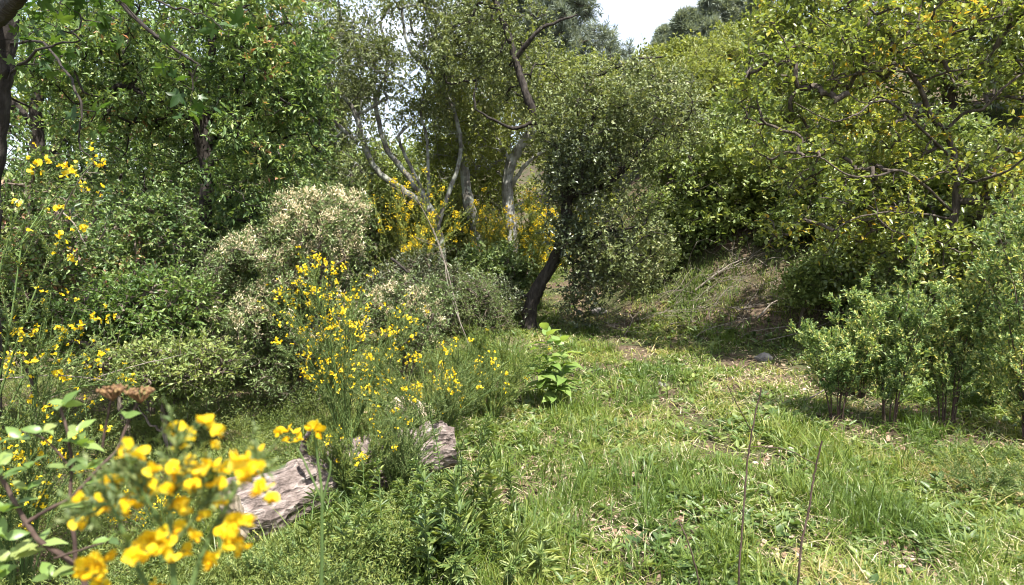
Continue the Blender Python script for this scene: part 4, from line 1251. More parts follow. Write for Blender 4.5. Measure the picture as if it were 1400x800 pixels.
# ------------------------------------------------------------------ upright plant with big leaves in the middle
def bigleaf_plant():
    b = G(757, 560); Y = b[1]
    root = thing('upright_leafy_plant', b, 'upright bright green plant with big pointed leaves in the middle of the clearing', 'plant')
    rng = RNG(501)
    tops = [(748, 452, 0), (770, 468, .06), (738, 500, -.05), (765, 505, .10)]
    for k, (px, py, dy) in enumerate(tops):
        e = P(px, py, Y + dy)
        g = Geo()
        mid = (b + e) / 2 + rng.normal(size=3) * .02
        L_, R_ = limb(g, [b + rng.normal(size=3) * [.03, .03, 0], mid, e], .005, .002, 6, rng, .004)
        stem_o = g.build('stem', B_STEM, root, smooth=True)
        nlv = 18 if k == 0 else 13
        t = np.linspace(.30, 1, nlv)
        i = (t * (len(L_) - 1)).astype(int)
        az = np.arange(nlv) * 2.4 + rng.random() * 6
        el = np.where(t > .9, .9, .25 + .3 * rng.random(nlv))
        d = np.stack([np.cos(az) * np.cos(el), np.sin(az) * np.cos(el), np.sin(el)], 1)
        n_ = np.tile([0, 0, 1.0], (nlv, 1)) + rng.normal(size=(nlv, 3)) * .2
        s = .135 + .06 * np.sin(t * 3) + .03 * rng.random(nlv)
        for q in range(nlv):
            gl = Geo()
            leaves(gl, L_[i[q]][None], d[q][None], n_[q][None], s[q:q + 1], s[q:q + 1] * .50, rng, 'big', droop=.22)
            under(gl.build('leaf', M_BIGLEAF, root, smooth=True), stem_o)
bigleaf_plant()

# ------------------------------------------------------------------ fallen log
def fallen_log():
    a = G(322, 748); e = G(612, 640)
    a = a + [0, 0, .16]; e = e + [0, 0, .17]
    root = thing('fallen_log', (a[0], a[1], float(ground(a[0], a[1]))), 'fallen grey log with peeling bark half hidden in the broom', 'log')
    rng = RNG(601)
    n, m = 90, 40
    ax = smooth_line([a, a * .66 + e * .34 + [0, .04, .02], a * .34 + e * .66 + [0, .06, .01], e], 30)
    n = len(ax)
    T = norm(np.gradient(ax, axis=0))
    U = norm(np.cross(T, [0, 0, 1.0])); W = np.cross(U, T)
    th = np.arange(m) * 2 * math.pi / m
    t = np.linspace(0, 1, n)
    base = .168 - .035 * t
    pos = ax[:, None] + U[:, None] * np.cos(th)[None, :, None] * base[:, None, None] + W[:, None] * np.sin(th)[None, :, None] * base[:, None, None]
    pp = pos.reshape(-1, 3)
    ridge = np.stack([np.tile(th * 3.0, n), np.repeat(t * 2.2, m), np.zeros(n * m)], 1)
    r = (vnoise(pp, .18, 1) - .5) * .07 + (vnoise(ridge, .35, 2) - .5) * .045 + (vnoise(ridge, .14, 3) - .5) * .022 + (vnoise(pp, .02, 4) - .5) * .008
    patch = (vnoise(pp, .12, 8) > .56).astype(float)
    r += patch * .014
    dirv = (pos - ax[:, None]).reshape(-1, 3)
    pp = pp + norm(dirv) * r[:, None]
    g = Geo()
    i = (np.arange(n - 1)[:, None] * m + np.arange(m)[None]).ravel()
    j = (np.arange(n - 1)[:, None] * m + (np.arange(m)[None] + 1) % m).ravel()
    g.add(pp, np.stack([i, j, j + m, i + m], 1))
    g.build('bark', B_LOG, root, smooth=True)
    for k, c in ((0, ax[0]), (n - 1, ax[-1])):
        ge = Geo()
        ring = pp[k * m:(k + 1) * m]
        ring2 = c + (ring - c) * .5 + rng.normal(size=ring.shape) * .006 + T[k] * (.02 if k else -.02)
        V = np.concatenate([ring, ring2, [c + T[k] * (.01 if k else -.01)]])
        q = np.arange(m); q1 = (q + 1) % m
        F = np.stack([q, q1, q1 + m, q + m], 1)
        ge.add(V, F); ge.add(V, np.stack([q + m, q1 + m, np.full(m, 2 * m)], 1))
        ge.build('broken_end', B_LOGWOOD, root)
    # peeling slabs of bark and a short dead limb
    for k in range(4):
        q = rng.integers(20, n - 14)
        th0 = .6 + rng.random() * 1.9
        ln = rng.integers(5, 12); nw = 5
        V = []
        for a_ in range(ln):
            for b__ in range(nw):
                tt = th0 + b__ * .16
                kk = min(q + a_, n - 1)
                lift = .012 + .03 * (b__ / (nw - 1)) ** 2 * rng.random() + (base[kk] + .015)
                V.append(ax[kk] + (U[kk] * math.cos(tt) + W[kk] * math.sin(tt)) * lift)
        V = np.array(V) + rng.normal(size=(ln * nw, 3)) * .003
        V2 = V - np.array([0, 0, .010])
        F = []
        for a_ in range(ln - 1):
            for b__ in range(nw - 1):
                o = a_ * nw + b__
                F.append([o, o + 1, o + nw + 1, o + nw]); F.append([o + ln * nw, o + nw + ln * nw, o + nw + 1 + ln * nw, o + 1 + ln * nw])
        g2 = Geo(); g2.add(np.concatenate([V, V2]), np.array(F)); g2.build('bark_slab', B_LOG, root)
    g3 = Geo(); limb(g3, [ax[int(n * .3)], ax[int(n * .3)] + [-.03, -.05, .22], ax[int(n * .3)] + [.03, -.12, .36]], .03, .010, 8, rng, .01)
    g3.build('dead_limb', B_LOG, root, smooth=True)
fallen_log()

# second piece: split pale wood beside the log's far end
def split_piece():
    c = G(590, 596)
    root = thing('split_log_piece', c, 'short split piece of pale wood behind the far end of the fallen log', 'wood piece')
    rng = RNG(602)
    a = c + [-.30, .22, .16]; e = c + [.06, -.02, .12]
    ax = smooth_line([a, (a + e) / 2 + [0, 0, .015], e], 10)
    T = norm(np.gradient(ax, axis=0)); U = norm(np.cross(T, [0, 0, 1.0])); W = np.cross(U, T)
    prof = np.array([(-.13, -.08), (-.14, .02), (-.07, .06), (-.02, .075), (.05, .055), (.12, .05), (.13, -.03), (.06, -.09), (-.05, -.11)])
    V = []
    for k in range(len(ax)):
        for (u, w) in prof:
            V.append(ax[k] + U[k] * u + W[k] * w + rng.normal(size=3) * .006)
    m = len(prof); n = len(ax)
    F = [[k * m + q, k * m + (q + 1) % m, (k + 1) * m + (q + 1) % m, (k + 1) * m + q] for k in range(n - 1) for q in range(m)]
    g = Geo(); V = np.array(V); g.add(V, np.array(F))
    g.build('split_wood', B_LOGWOOD, root)
    for k in (0, n - 1):
        ge = Geo(); ring = V[k * m:(k + 1) * m]; cc = ring.mean(0)
        ge.add(np.vstack([ring, cc]), np.array([[q, (q + 1) % m, m] for q in range(m)])); ge.build('cut_end', B_LOGWOOD, root)
split_piece()

# ------------------------------------------------------------------ dead brush, sticks and stones
def stick(label, pts, r0, r1, mat, name='dead_stick', cat='stick', group=None, twigs=0, seed=1):
    rng = RNG(seed)
    g = Geo(); L_, R_ = limb(g, pts, r0, r1, 7, rng, r0 * .8)
    if twigs:
        root = thing(name, pts[0], label, cat, group)
        g.build('stem', mat, root, smooth=True)
        for k in range(twigs):
            i = rng.integers(int(len(L_) * .3), len(L_) - 1)
            d = norm(norm(L_[-1] - L_[0]) * .6 + rng.normal(size=3) * .6)
            ln = np.linalg.norm(L_[-1] - L_[0]) * (.15 + .25 * rng.random())
            g2 = Geo(); limb(g2, [L_[i], L_[i] + d * ln * .5 + rng.normal(size=3) * ln * .08, L_[i] + d * ln], R_[i] * .6, r1 * .5, 5, rng, r1)
            g2.build('twig', mat, root, smooth=True)
        return root
    o = g.build(name, mat, None, smooth=True, loc=pts[0])
    return tag(o, label, cat, group)

def upstick(px, Y, top, lean_px, r0, r1, label, seed, bot=None):
    """bare stem standing in the ground; top given as photo height"""
    b = on_ground((px - 700) / FPX * Y, Y, -.03)
    return b, TR((px + lean_px, top, Y + .03))[0]
p0 = G(1008, 830); b0 = on_ground(p0[0], p0[1], -.03)
stick('thin dark bare stem standing in the near grass, the taller of the two upright ones', [b0, P(1013, 740, b0[1]), P(1020, 650, b0[1] + .03), P(1028, 590, b0[1] + .05), P(1041, 530, b0[1] + .07)], .0048, .0030, B_REDSTEM, name='bare_stem', cat='stem', group='bare stems in the grass', twigs=2, seed=3)
p0 = G(1088, 825); b0 = on_ground(p0[0], p0[1], -.03)
stick('thin dark bare stem with a pale broken tip, right of the taller upright one', [b0, P(1096, 745, b0[1]), P(1107, 690, b0[1] + .02), P(1113, 650, b0[1] + .03), P(1124, 603, b0[1] + .03)], .0050, .0036, B_REDSTEM, name='bare_stem', cat='stem', group='bare stems in the grass', twigs=1, seed=4)
p0 = G(962, 825); b0 = on_ground(p0[0], p0[1], -.03)
stick('short bare stem leaning left at the bottom edge of the grass', [b0, P(952, 780, b0[1]), P(942, 745, b0[1]), P(928, 710, b0[1] + .03)], .0042, .0026, B_REDSTEM, name='bare_stem', cat='stem', group='bare stems in the grass', seed=5)
stick('black straight dead branch slanting down behind the small beige tufted shrub', TR((535, 353, 7.6), (555, 370, 7.5), (585, 398, 7.4), (612, 440, 7.3)), .016, .009, B_DARK, name='dead_branch', cat='branch', seed=6)
stick('pale thin dead stem leaning left in front of the distant broom', TR((640, 470, 8.0), (615, 400, 8.0), (606, 350, 8.1), (592, 312, 8.1)), .009, .004, B_PALETWIG, name='pale_dead_stick', cat='stick', group='pale dead stems before the broom', twigs=3, seed=7)
stick('pale dead stem bent right in front of the distant broom', TR((630, 445, 8.3), (612, 372, 8.3), (598, 330, 8.4), (585, 300, 8.4), (572, 275, 8.4)), .010, .004, B_PALETWIG, name='pale_dead_stick', cat='stick', group='pale dead stems before the broom', twigs=3, seed=8)
for i, (x0, y0, x1, y1, Y0, Y1, lab) in enumerate([(80, 300, 128, 222, 3.0, 2.9, 'bare pale twig forking upward at the left beside the broom flowers'), (60, 548, 250, 485, 3.1, 3.4, 'long pale dead twig sloping up under the arching broom'), (-10, 520, 160, 522, 3.0, 3.1, 'thin pale twig lying level under the arching broom at the left edge'), (85, 290, 118, 338, 3.2, 3.1, 'curved pale dead twig hanging in the arching broom')]):
    stick(lab, [P(x0, y0, Y0), P((x0 + x1) / 2, (y0 + y1) / 2 - 8, (Y0 + Y1) / 2), P(x1, y1, Y1)], .004, .0018, B_PALETWIG, name='dead_twig', cat='twig', group='pale dead twigs in the broom', twigs=2, seed=20 + i)

def brush_pile():
    c = G(985, 402)
    rng = RNG(610)
    root = thing('dead_brush', c, 'tangle of grey dead twigs lying on the bare bank under the right tree', 'brushwood')
    n = 110
    a = rng.random(n) * 3.0 - 1.1
    st = np.stack([c[0] + rng.normal(size=n) * .75, c[1] + rng.normal(size=n) * .5, np.zeros(n)], 1)
    st[:, 2] = ground(st[:, 0], st[:, 1]) + .02 + .12 * rng.random(n)
    l = .35 + .8 * rng.random(n)
    d = norm(np.stack([np.cos(a), np.sin(a) * .6,   .08 + .22 * rng.normal(size=n)], 1))
    t = np.linspace(0, 1, 6)
    bend = rng.normal(size=(n, 3)) * .12
    Pt = st[:, None] + d[:, None] * l[:, None, None] * t[None, :, None] + bend[:, None] * np.sin(t * 3.14)[None, :, None]
    Pt[..., 2] = np.maximum(Pt[..., 2], ground(Pt[..., 0], Pt[..., 1]) + .02)
    g = Geo(); tubes(g, Pt, np.linspace(.005, .0018, 6)[None] * (.5 + rng.random((n, 1))), 5)
    g.build('twigs', B_PALETWIG, root, smooth=True)
    s2 = side_stems(Pt, rng, 3, .25)
    g = Geo(); tubes(g, s2, np.broadcast_to(np.linspace(.0025, .001, 4), s2.shape[:2]), 3)
    g.build('fine_twigs', B_PALETWIG, root, smooth=True)
brush_pile()

for i, (x0, y0, x1, y1, lab) in enumerate([(950, 402, 1045, 352, 'long pale dead branch lying up the bare bank over the twigs'), (1035, 440, 1085, 415, 'short dead branch at the lower right of the dead twigs'), (1150, 325, 1245, 305, 'grey dead branch leaning behind the saplings under the right tree'), (1100, 555, 1215, 528, 'pale stick lying between the first two saplings')]):
    a_ = G(x0, y0); e_ = G(x1, y1)
    a_ = a_ + [0, 0, .05]; e_ = e_ + [0, 0, .07]
    stick(lab, [a_, (a_ + e_) / 2 + [0, 0, .10], e_], .014 if i < 3 else .008, .006 if i < 3 else .004, B_PALETWIG, name='dead_branch', cat='branch', group='dead branches on the ground', twigs=4, seed=40 + i)

def stone(px, py, r, seed, label):
    c = G(px, py); rng = RNG(seed)
    n, m = 14, 20
    V = []
    for i in range(n):
        ph = math.pi * (i + .5) / n
        for j in range(m):
            a = 2 * math.pi * j / m
            V.append([math.sin(ph) * math.cos(a), math.sin(ph) * math.sin(a), math.cos(ph)])
    V = np.array(V)
    k = 1 + .5 * (vnoise(V + seed, .7, seed) - .5) + .25 * (vnoise(V + seed, .3, seed) - .5)
    V = V * k[:, None] * [r, r * .8, r * .62] + c + [0, 0, r * .2]
    F = [[i * m + j, (i + 1) * m + j, (i + 1) * m + (j + 1) % m, i * m + (j + 1) % m] for i in range(n - 1) for j in range(m)]
    g = Geo(); g.add(V, np.array(F))
    V2 = np.array([V[:m].mean(0)]); V3 = np.array([V[-m:].mean(0)])
    g.add(np.vstack([V[:m], V2]), np.array([[j, (j + 1) % m, m] for j in range(m)]))
    g.add(np.vstack([V[-m:], V3]), np.array([[(j + 1) % m, j, m] for j in range(m)]))
    tag(g.build('stone', B_STONE, None, loc=c), label, 'stone', 'stones in the grass')
stone(820, 430, .14, 4, 'dark stone at the far edge of the grass right of the black trunk')
stone(1044, 492, .10, 5, 'brownish stone half sunk in the bare patch before the saplings')
stone(905, 528, .045, 6, 'small pinkish stone in the middle of the grass')

# ------------------------------------------------------------------ grass tufts that stand out
def tuft(px, py, h, n, seed, label, spread=.10, w=.007, mat=None, lay=.0):
    c = G(px, py); rng = RNG(seed); g = Geo()
    x = c[0] + rng.normal(size=n) * spread * .45; y = c[1] + rng.normal(size=n) * spread * .45
    az = np.arctan2(y - c[1], x - c[0]) + rng.normal(size=n) * .6
    blades(g, x, y, rng, h * (.55 + .6 * rng.random(n)), w * (.6 + .8 * rng.random(n)), np.full(n, lay), rng.random(n), az, K=6)
    tag(g.build('grass_tuft', mat or M_TALL, None, loc=c), label, 'grass tuft', 'tall grass tufts')
for i, (px, py, h, n, lab) in enumerate([
        (1076, 590, .16, 26, 'stiff sword leaved tuft on the bare patch left of the saplings'),
        (870, 670, .28, 120, 'dense lush tuft in the middle of the near grass'),
        (985, 690, .24, 90, 'lush tuft left of the taller bare stem'),
        (930, 640, .22, 80, 'leafy tuft above the centre of the near grass'),
        (885, 790, .24, 60, 'upright tuft at the bottom edge of the near grass'),
        (720, 760, .30, 110, 'dark tuft at the bottom edge beside the weeds'),
        (1215, 700, .20, 60, 'tuft with long pale blades right of the two bare stems'),
        (1310, 770, .22, 60, 'loose tuft near the lower right corner'),
        (735, 545, .30, 160, 'tall feathery grass around the foot of the upright big leaved plant'),
        (700, 500, .42, 150, 'tall pale grass left of the upright big leaved plant'),
        (1230, 640, .22, 50, 'tuft of thin blades in front of the saplings'),
        (830, 480, .18, 80, 'yellow green tuft behind the upright big leaved plant'),
        (985, 462, .20, 160, 'low vivid green patch of grass near the far bank'),
        (890, 440, .22, 120, 'shady tall grass at the foot of the far bushes'),
        (650, 560, .40, 120, 'long grass among the thin brooms'),
        (300, 790, .26, 80, 'grass tuft at the bottom edge under the log'),
        (560, 770, .35, 110, 'long bladed tuft among the near weeds'),
        (955, 385, .26, 170, 'grass clump low on the bank left of the dead twigs'),
        (1005, 372, .24, 170, 'grass clump high on the bank behind the dead twigs'),
        (1050, 385, .24, 170, 'grass clump on the right part of the bank above the stone'),
        (1000, 415, .26, 170, 'grass clump at the foot of the bank in front of the dead twigs'),
        (1075, 420, .26, 150, 'grass clump at the foot of the bank near the first sapling'),
        (440, 790, .34, 100, 'long bladed tuft between the log and the near weeds')]):
    tuft(px, py, h, n, 700 + i, lab, spread=.16 if n < 100 else .3)

# ------------------------------------------------------------------ near weeds: tall leafy stems
def weed(label, px, py, top, seed, n=3, spread=.07, Ln=.085, Wd=.016, mleaf=M_WEED, leafn=34, head=True, Y=None):
    n = n + 1 + seed % 3; leafn = int(leafn * (1.2 + .25 * (seed % 4))); Ln = Ln * (.75 + .22 * (seed % 5)); Wd = Wd * (.9 + .2 * (seed % 4))
    b = G(px, py) if Y is None else GX(px, Y); Y = b[1]
    h = P(px, top, Y)[2] - b[2]
    rng = RNG(seed)
    root = thing('leafy_weed', b, label, 'weed', 'tall leafy weeds near the camera')
    st = stems_from(b, n, rng, h * 1.1, spread * 1.4, rb=.08, hv=.55, wob=.05, lean=tuple(rng.normal(size=2) * .06))
    stm = []
    for k in range(n):
        g = Geo(); tubes(g, st[k:k + 1], np.linspace(.0042, .0018, 7)[None], 6); stm.append(g.build('stem', B_STEM, root, smooth=True))
    gl = Geo()
    stem_leaves(gl, st, rng, leafn, Ln, Wd, .1, .55 + .5 * rng.random(), 'oval', .45, droop=.1 + .35 * rng.random(), tmin=.45)
    # leaf rosettes at the tips
    stem_leaves(gl, st[:, -3:], rng, 12, Ln * .5, Wd * .55, .55, .5, 'oval', .3)
    gl.build('foliage', mleaf, root)
    if head:
        for k in range(n):
            g = Geo(); q = 26
            pos = st[k, -1] + randdir(rng, q) * .016
            leaves(g, pos, norm(randdir(rng, q) + [0, 0, .6]), randdir(rng, q), .016, .007, rng, 'fold')
            under(g.build('flower_bud', M_TALL, root), stm[k])
    return root
weed('leafy weed with a pale bud at its top, tallest in the near centre', 525, 800, 605, 801, 3)
weed('narrow leaved weed right of the tallest one in the near centre', 588, 800, 640, 802, 4, .09)
weed('dark leaved weed beside the log at the bottom centre', 640, 790, 650, 803, 4, .10)
weed('slender weed with a feathery tip between broom and grass', 645, 740, 560, 804, 2, .05, Ln=.06, Wd=.010)
weed('weed with brighter leaves at the border of the near grass', 690, 800, 690, 805, 4, .10)
weed('low weed at the bottom edge left of the tallest one', 470, 810, 690, 806, 3, .08)
weed('thin dark weed stem leaning among the brooms', 620, 720, 530, 807, 2, .10, Ln=.04, Wd=.008, head=False)

for i, (px, py, top, n, mm, lab) in enumerate([
        (505, 790, 660, 4, 'M_WEED', 'bushy weed close left of the weed with the pale bud'), (560, 800, 690, 5, 'M_BUSH', 'yellowish green weed at the bottom edge right of the weed with the pale bud'),
        (610, 800, 720, 5, 'M_WEED', 'short crowded weed at the bottom edge below the fallen log end'), (665, 760, 640, 4, 'M_BUSH', 'light green weed in the middle of the row between log and grass'),
        (430, 800, 690, 4, 'M_WEED', 'thin leafy weed before the middle of the fallen log'), (390, 810, 730, 4, 'M_BUSH', 'short weed at the bottom edge before the left half of the log'),
        (700, 730, 660, 4, 'M_WEED', 'dark green weed clump where the near grass begins'), (560, 740, 640, 4, 'M_WEED', 'weed in front of the right end of the fallen log'), (480, 730, 640, 3, 'M_WEED', 'weed with small leaves leaning over the middle of the log'),
        (720, 800, 730, 5, 'M_BUSH', 'low weed clump at the bottom edge beside the dark grass tuft')]):
    weed(lab, px, py, top, 840 + i, n, .11, Ln=.075, Wd=.015, mleaf=globals()[mm], leafn=46)

# weed patch at the lower left: broad bright leaves close to the ground
for i, (px, py, Y, h, lab) in enumerate([(60, 760, 1.5, .42, 'low bright leafy plant in the lower left corner'), (20, 720, 1.6, .5, 'leafy plant cut by the left edge at the bottom'), (150, 700, 2.2, .35, 'pale green low plant behind the near yellow sprig'), (140, 790, 1.75, .30, 'leafy plant under the woody forked stem')]):
    shrub(lab, GX(px, Y), 12, h, .22, 820 + i, M_LUSH, name='leafy_plant', cat='plant', group='leafy plants in the lower left', Ln=.05, Wd=.024, leafn=18, side=4, sl=.10, shape='oval', mstem=B_STEM, r0=.003, leaf_t0=.3, sleaf=.4, upb=.6)

for i, (px, py, Y, h, sp_r, mm, lab) in enumerate([
        (330, 0, 2.7, .26, .30, 'M_BUSH', 'low bushy herb at the foot of the near end of the fallen log'),
        (590, 0, 3.45, .40, .26, 'M_WEED', 'feathery green herb hiding the far end of the fallen log'),
        (410, 0, 2.75, .34, .28, 'M_WEED', 'wispy green herb before the left half of the fallen log'),
        (90, 0, 2.6, .42, .36, 'M_CLOVER', 'fine leaved green herb behind the rusty flower heads'),
        (230, 0, 3.2, .36, .40, 'M_CLOVER', 'fine leaved green herb behind the near yellow sprig')]):
    shrub(lab, GX(px, Y), 22, h, sp_r, 840 + i, globals()[mm], name='green_herb', cat='herb', group='green herbs around the log', Ln=.026, Wd=.008, leafn=40, side=7, sl=.12, mstem=B_STEM, r0=.0028, leaf_t0=.1, sleaf=.4)

# small distant-left yellow patches on the ground
broom('small low broom with orange yellow flowers behind the near sprig', GX(205, 3.5), 9, .34, .20, 822, 22, flow_t=(.5, 1), leafn=40, side=6, sl=.10, fscale=.55, Ln=.018, Wd=.005)

# ------------------------------------------------------------------ woody forked stem with green leaves and rusty flower heads
def woody_stem():
    b = GX(150, .98)
    root = thing('woody_forked_stem', b, 'forked brown woody stem with glossy leaves and rusty flower heads at lower left', 'sapling')
    rng = RNG(901)
    D = 1.0
    parts = [([b, P(128, 880, D), P(108, 785, D), P(88, 762, D), P(50, 735, D), P(22, 690, D), P(-5, 640, D)], .0075, .0040),
             ([P(103, 780, D), P(102, 740, D + .01), P(95, 690, D + .02), P(98, 640, D + .03), P(92, 590, D + .03), P(82, 555, D + .04)], .0048, .0025),
             ([P(32, 718, D), P(60, 700, D), P(100, 678, D), P(135, 640, D + .01), P(160, 615, D + .02), P(172, 585, D + .03), P(188, 552, D + .04)], .0045, .0026),
             ([P(140, 612, D + .05), P(146, 575, D + .05), P(152, 545, D + .05)], .0030, .0020),
             ([P(75, 763, D), P(110, 752, D - .02), P(155, 738, D - .04)], .0030, .0016),
             ([P(20, 695, D), P(-10, 700, D)], .0030, .0018),
             ([P(98, 640, D + .03), P(60, 600, D + .03), P(30, 590, D + .03)], .0026, .0014)]
    tips = []; brs = []
    for k, (pts, r0, r1) in enumerate(parts):
        g = Geo(); L_, R_ = limb(g, pts, r0 * .72, r1 * .72, 8, rng, .0012, n=5)
        brs.append(g.build('stem' if k == 0 else 'branch', B_REDSTEM, root, smooth=True))
        tips.append(L_)
    spots = [(110, 610, 1.03, 5, .045), (118, 640, 1.02, 5, .04), (90, 640, 1.02, 3, .035), (30, 600, 1.03, 4, .04), (85, 555, 1.04, 4, .045), (60, 590, 1.03, 3, .04),
             (40, 640, 1.0, 4, .04), (35, 670, 1.0, 3, .035), (20, 690, 1.0, 3, .04), (125, 690, 1.02, 3, .05), (170, 570, 1.03, 2, .035), (150, 738, .96, 3, .03), (15, 765, .98, 5, .05), (55, 745, 1.0, 4, .045), (70, 790, .98, 5, .05), (-8, 790, .97, 5, .055), (145, 655, 1.02, 3, .045), (104, 590, 1.04, 3, .04), (5, 735, .98, 4, .045), (-5, 640, 1.0, 5, .05), (5, 700, .98, 4, .045)]
    for px, py, D_, n, s in spots:
        c = P(px, py, D_)
        az = np.arange(n) * 2.2 + rng.random() * 6
        for q in range(n):
            el = .1 + .9 * rng.random()
            d = np.array([math.cos(az[q]) * math.cos(el), math.sin(az[q]) * math.cos(el), math.sin(el)])
            s_ = s * .74; gl = Geo(); leaves(gl, c[None], d[None], np.array([[0, -.4, 1.0]]) + rng.normal(size=(1, 3)) * .3, s_ * (.8 + .5 * rng.random()), s_ * .48, rng, 'big', droop=.18)
            nb = int(np.argmin([np.min(np.linalg.norm(L2 - c, axis=1)) for L2 in tips]))
            under(gl.build('leaf', M_BIGLEAF if rng.random() < .65 else M_WEED, root, smooth=True), brs[nb])
    for px, py, D_ in ((154, 538, 1.05), (192, 541, 1.04)):
        c = P(px, py, D_)
        g = Geo(); n = 60
        a = rng.random(n) * 6.28; r = .022 * rng.random(n) ** .5
        e = c + np.stack([np.cos(a) * r, np.sin(a) * r, .006 + .003 * rng.random(n)], 1)
        s0 = np.broadcast_to(c + [0, 0, -.012], e.shape)
        tubes(g, np.stack([s0, (s0 + e) / 2 + [0, 0, -.001], e], 1), np.full((n, 3), .0006), 3)
        for q in range(n):
            tubes(g, np.array([[e[q] + [0, 0, -.0022], e[q] + [0, 0, -.001], e[q] + [0, 0, .001], e[q] + [0, 0, .0024]]]), np.array([[.0004, .0022, .0022, .0004]]), 5, R=[rng.random()])
        under(g.build('flower_head', M_RUST, root, smooth=True), brs[int(np.argmin([np.min(np.linalg.norm(L2 - c, axis=1)) for L2 in tips]))])
woody_stem()

# ------------------------------------------------------------------ near yellow sprig
def near_sprig():
    D = .58
    b = GX(300, D)
    root = thing('yellow_broom_sprig', b, 'near broom sprig with large yellow flowers, closest plant to the camera', 'broom')
    rng = RNG(902)
    main = [([b, P(262, 1000, D), P(245, 860, D), P(235, 760, D), P(232, 680, D), P(240, 620, D + .01), P(255, 585, D + .02)], .0045, .0012),
            ([P(245, 860, D), P(275, 760, D + .01), P(305, 700, D + .02), P(335, 650, D + .03), P(350, 640, D + .03)], .003, .001),
            ([P(245, 860, D), P(200, 800, D - .01), P(170, 730, D - .02), P(150, 690, D - .02), P(120, 705, D - .02)], .0028, .001),
            ([P(240, 740, D), P(280, 690, D), P(300, 655, D + .01)], .002, .0008),
            ([P(235, 740, D), P(205, 690, D - .01), P(185, 655, D - .01), P(170, 620, D)], .002, .0008)]
    g = Geo(); paths = []
    for pts, r0, r1 in main:
        L_, R_ = limb(g, pts, r0, r1, 7, rng, .0008, n=5); paths.append(L_)
    g.build('stem', B_STEM, root, smooth=True)
    gl = Geo()
    for L_ in paths:
        Lp = L_[::2][-8:]
        st = Lp[None]
        ss = side_stems(st, rng, 12, .05)
        tubes(gl, ss, np.broadcast_to(np.linspace(.0010, .0005, 4), ss.shape[:2]), 3)
        stem_leaves(gl, ss, rng, 9, .016, .005, .1, .6)
        stem_leaves(gl, st, rng, 30, .016, .005, .1, .6)
    gl.build('foliage', M_BROOM, root)
    fl = [(168, 617, .98, 1), (248, 603, 1.2), (280, 583, .9), (205, 655, .9), (238, 640, .9), (262, 648, 1.0), (285, 645, 1.0), (300, 640, .8), (322, 640, 1.1), (345, 655, 1.3), (355, 672, 1.0),
          (150, 690, 1.3), (165, 665, .9), (195, 680, 1.1), (180, 690, .8), (235, 675, .8), (262, 672, .9), (112, 712, .9), (245, 700, 1.1), (300, 690, .6), (318, 712, 1.0), (322, 744, .9), (285, 770, 1.0),
          (205, 745, 1.2), (222, 765, 1.2), (190, 770, 1.0), (230, 735, .9), (250, 755, .8), (250, 722, .8), (135, 775, 1.3), (128, 788, 1.0), (212, 752, 1.0), (278, 706, .6), (268, 735, .6), (302, 735, .9), (295, 610, .5), (340, 630, .6)]
    for f in fl:
        px, py, s = f[:3]
        mesh = BLOOM_NEAR[rng.integers(len(BLOOM_NEAR))]
        put_mesh('flower', mesh, root, P(px, py, D + rng.normal() * .012), rng, s * .84)
        if s >= .9:
            put_mesh('flower', BLOOM_NEAR[rng.integers(len(BLOOM_NEAR))], root, P(px + rng.normal() * 13, py + rng.normal() * 13, D + rng.normal() * .015), rng, s * .68)
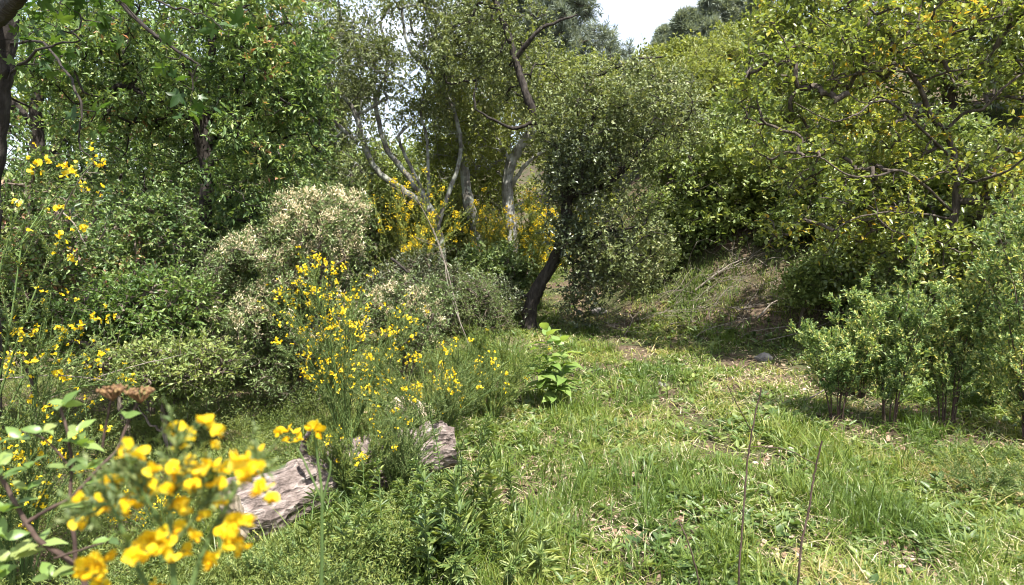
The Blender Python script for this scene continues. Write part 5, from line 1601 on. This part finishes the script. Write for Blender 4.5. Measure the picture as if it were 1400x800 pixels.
def near_bloom(name, rng, n):
    """rounded pea flowers seen close: curved banner, wings and keel with many facets"""
    g = Geo()
    for i in range(n):
        c = rng.normal(size=3) * .003
        ax = norm(randdir(rng, 1)[0] + np.array([.0, -.5, .5]))
        u = norm(np.cross(ax, [0, 0, 1.0] + rng.normal(size=3) * .3)); w = np.cross(ax, u) * -1
        s = .0125 * (.85 + .3 * rng.random()); R_ = .3 + .5 * rng.random()
        na, nr = 13, 4
        V = []
        for r_ in range(nr + 1):
            for a in np.linspace(-1.7, 1.7, na):
                q = r_ / nr
                notch = 1 - .12 * math.exp(-(a / .25) ** 2)
                V.append(c + (w * math.cos(a) + u * math.sin(a) * .95) * s * .85 * q * notch + ax * s * (.75 * q * q * (.6 + .4 * math.cos(a)) * (-.35) + .35 * q) + w * s * .25 * q)
        F = [[r_ * na + k, r_ * na + k + 1, (r_ + 1) * na + k + 1, (r_ + 1) * na + k] for r_ in range(nr) for k in range(na - 1)]
        g.add(np.array(V), np.array(F), np.full(len(F), min(1, R_ + .1)))
        for sg in (-1, 1):
            V = []
            for r_ in range(5):
                q = r_ / 4
                wd = s * .36 * math.sin(.25 + q * 2.6)
                for k in (-1, 0, 1):
                    V.append(c + ax * s * 1.05 * q + u * sg * s * (.10 + .16 * math.sin(q * 2.8)) + w * (k * wd * .6 - s * .05) + u * sg * (-.05 * s * k * k))
            F = [[r_ * 3 + k, r_ * 3 + k + 1, r_ * 3 + k + 4, r_ * 3 + k + 3] for r_ in range(4) for k in (0, 1)]
            g.add(np.array(V), np.array(F), np.full(len(F), R_))
        t = np.linspace(0, 1, 5)
        tubes(g, (c + np.outer(t, ax) * s * .9 - np.outer(t, w) * s * .2)[None], (s * np.array([.05, .16, .18, .12, .03]))[None], 6, R=[max(0, R_ - .2)])
        tubes(g, np.array([[c - ax * s * .3, c - ax * s * .1, c + ax * s * .12]]), np.array([[s * .05, s * .14, s * .10]]), 6, M=1)
    o = g.build(name, [M_YNEAR, B_STEM], smooth=True)
    co = np.zeros(len(o.data.vertices) * 3); o.data.vertices.foreach_get('co', co); co = co.reshape(-1, 3)
    co += (np.stack([vnoise(co + 5, .0022, 91), vnoise(co + 5, .0022, 92), vnoise(co + 5, .0022, 93)], 1) - .5) * .0030
    o.data.vertices.foreach_set('co', co.ravel())
    m = o.data; bpy.data.objects.remove(o)
    return m
_r2 = RNG(78)
BLOOM_NEAR = [near_bloom('flower', _r2, n) for n in (2, 3, 2, 3)]
near_sprig()

# a second small near stem with two blooms
def near_stem():
    D = 1.15
    b = GX(440, D)
    root = thing('yellow_flower_stem', b, 'single near stem with one big and one small yellow bloom in front of the log', 'flower')
    rng = RNG(903)
    for k, (pts, r0, r1) in enumerate([([b, P(442, 900, D), P(440, 760, D), P(440, 680, D), P(434, 625, D), P(431, 596, D)], .0042, .0014),
                        ([P(440, 690, D), P(452, 640, D), P(448, 625, D)], .0022, .0012), ([P(439, 680, D), P(410, 620, D), P(398, 603, D)], .0020, .0010)]):
        g = Geo(); limb(g, pts, r0, r1, 7, rng, .001, n=5); g.build('stem', B_STEM, root, smooth=True)
    for px, py, s in ((431, 588, 1.25), (398, 592, 1.0), (382, 592, .8), (405, 600, .8), (392, 603, .6)):
        put_mesh('flower', BLOOM_NEAR[rng.integers(4)], root, P(px, py, D), rng, s * 1.1)
near_stem()

for o in sc.objects:
    if o.name.startswith('camera') or o.name.startswith('sun'):
        continue
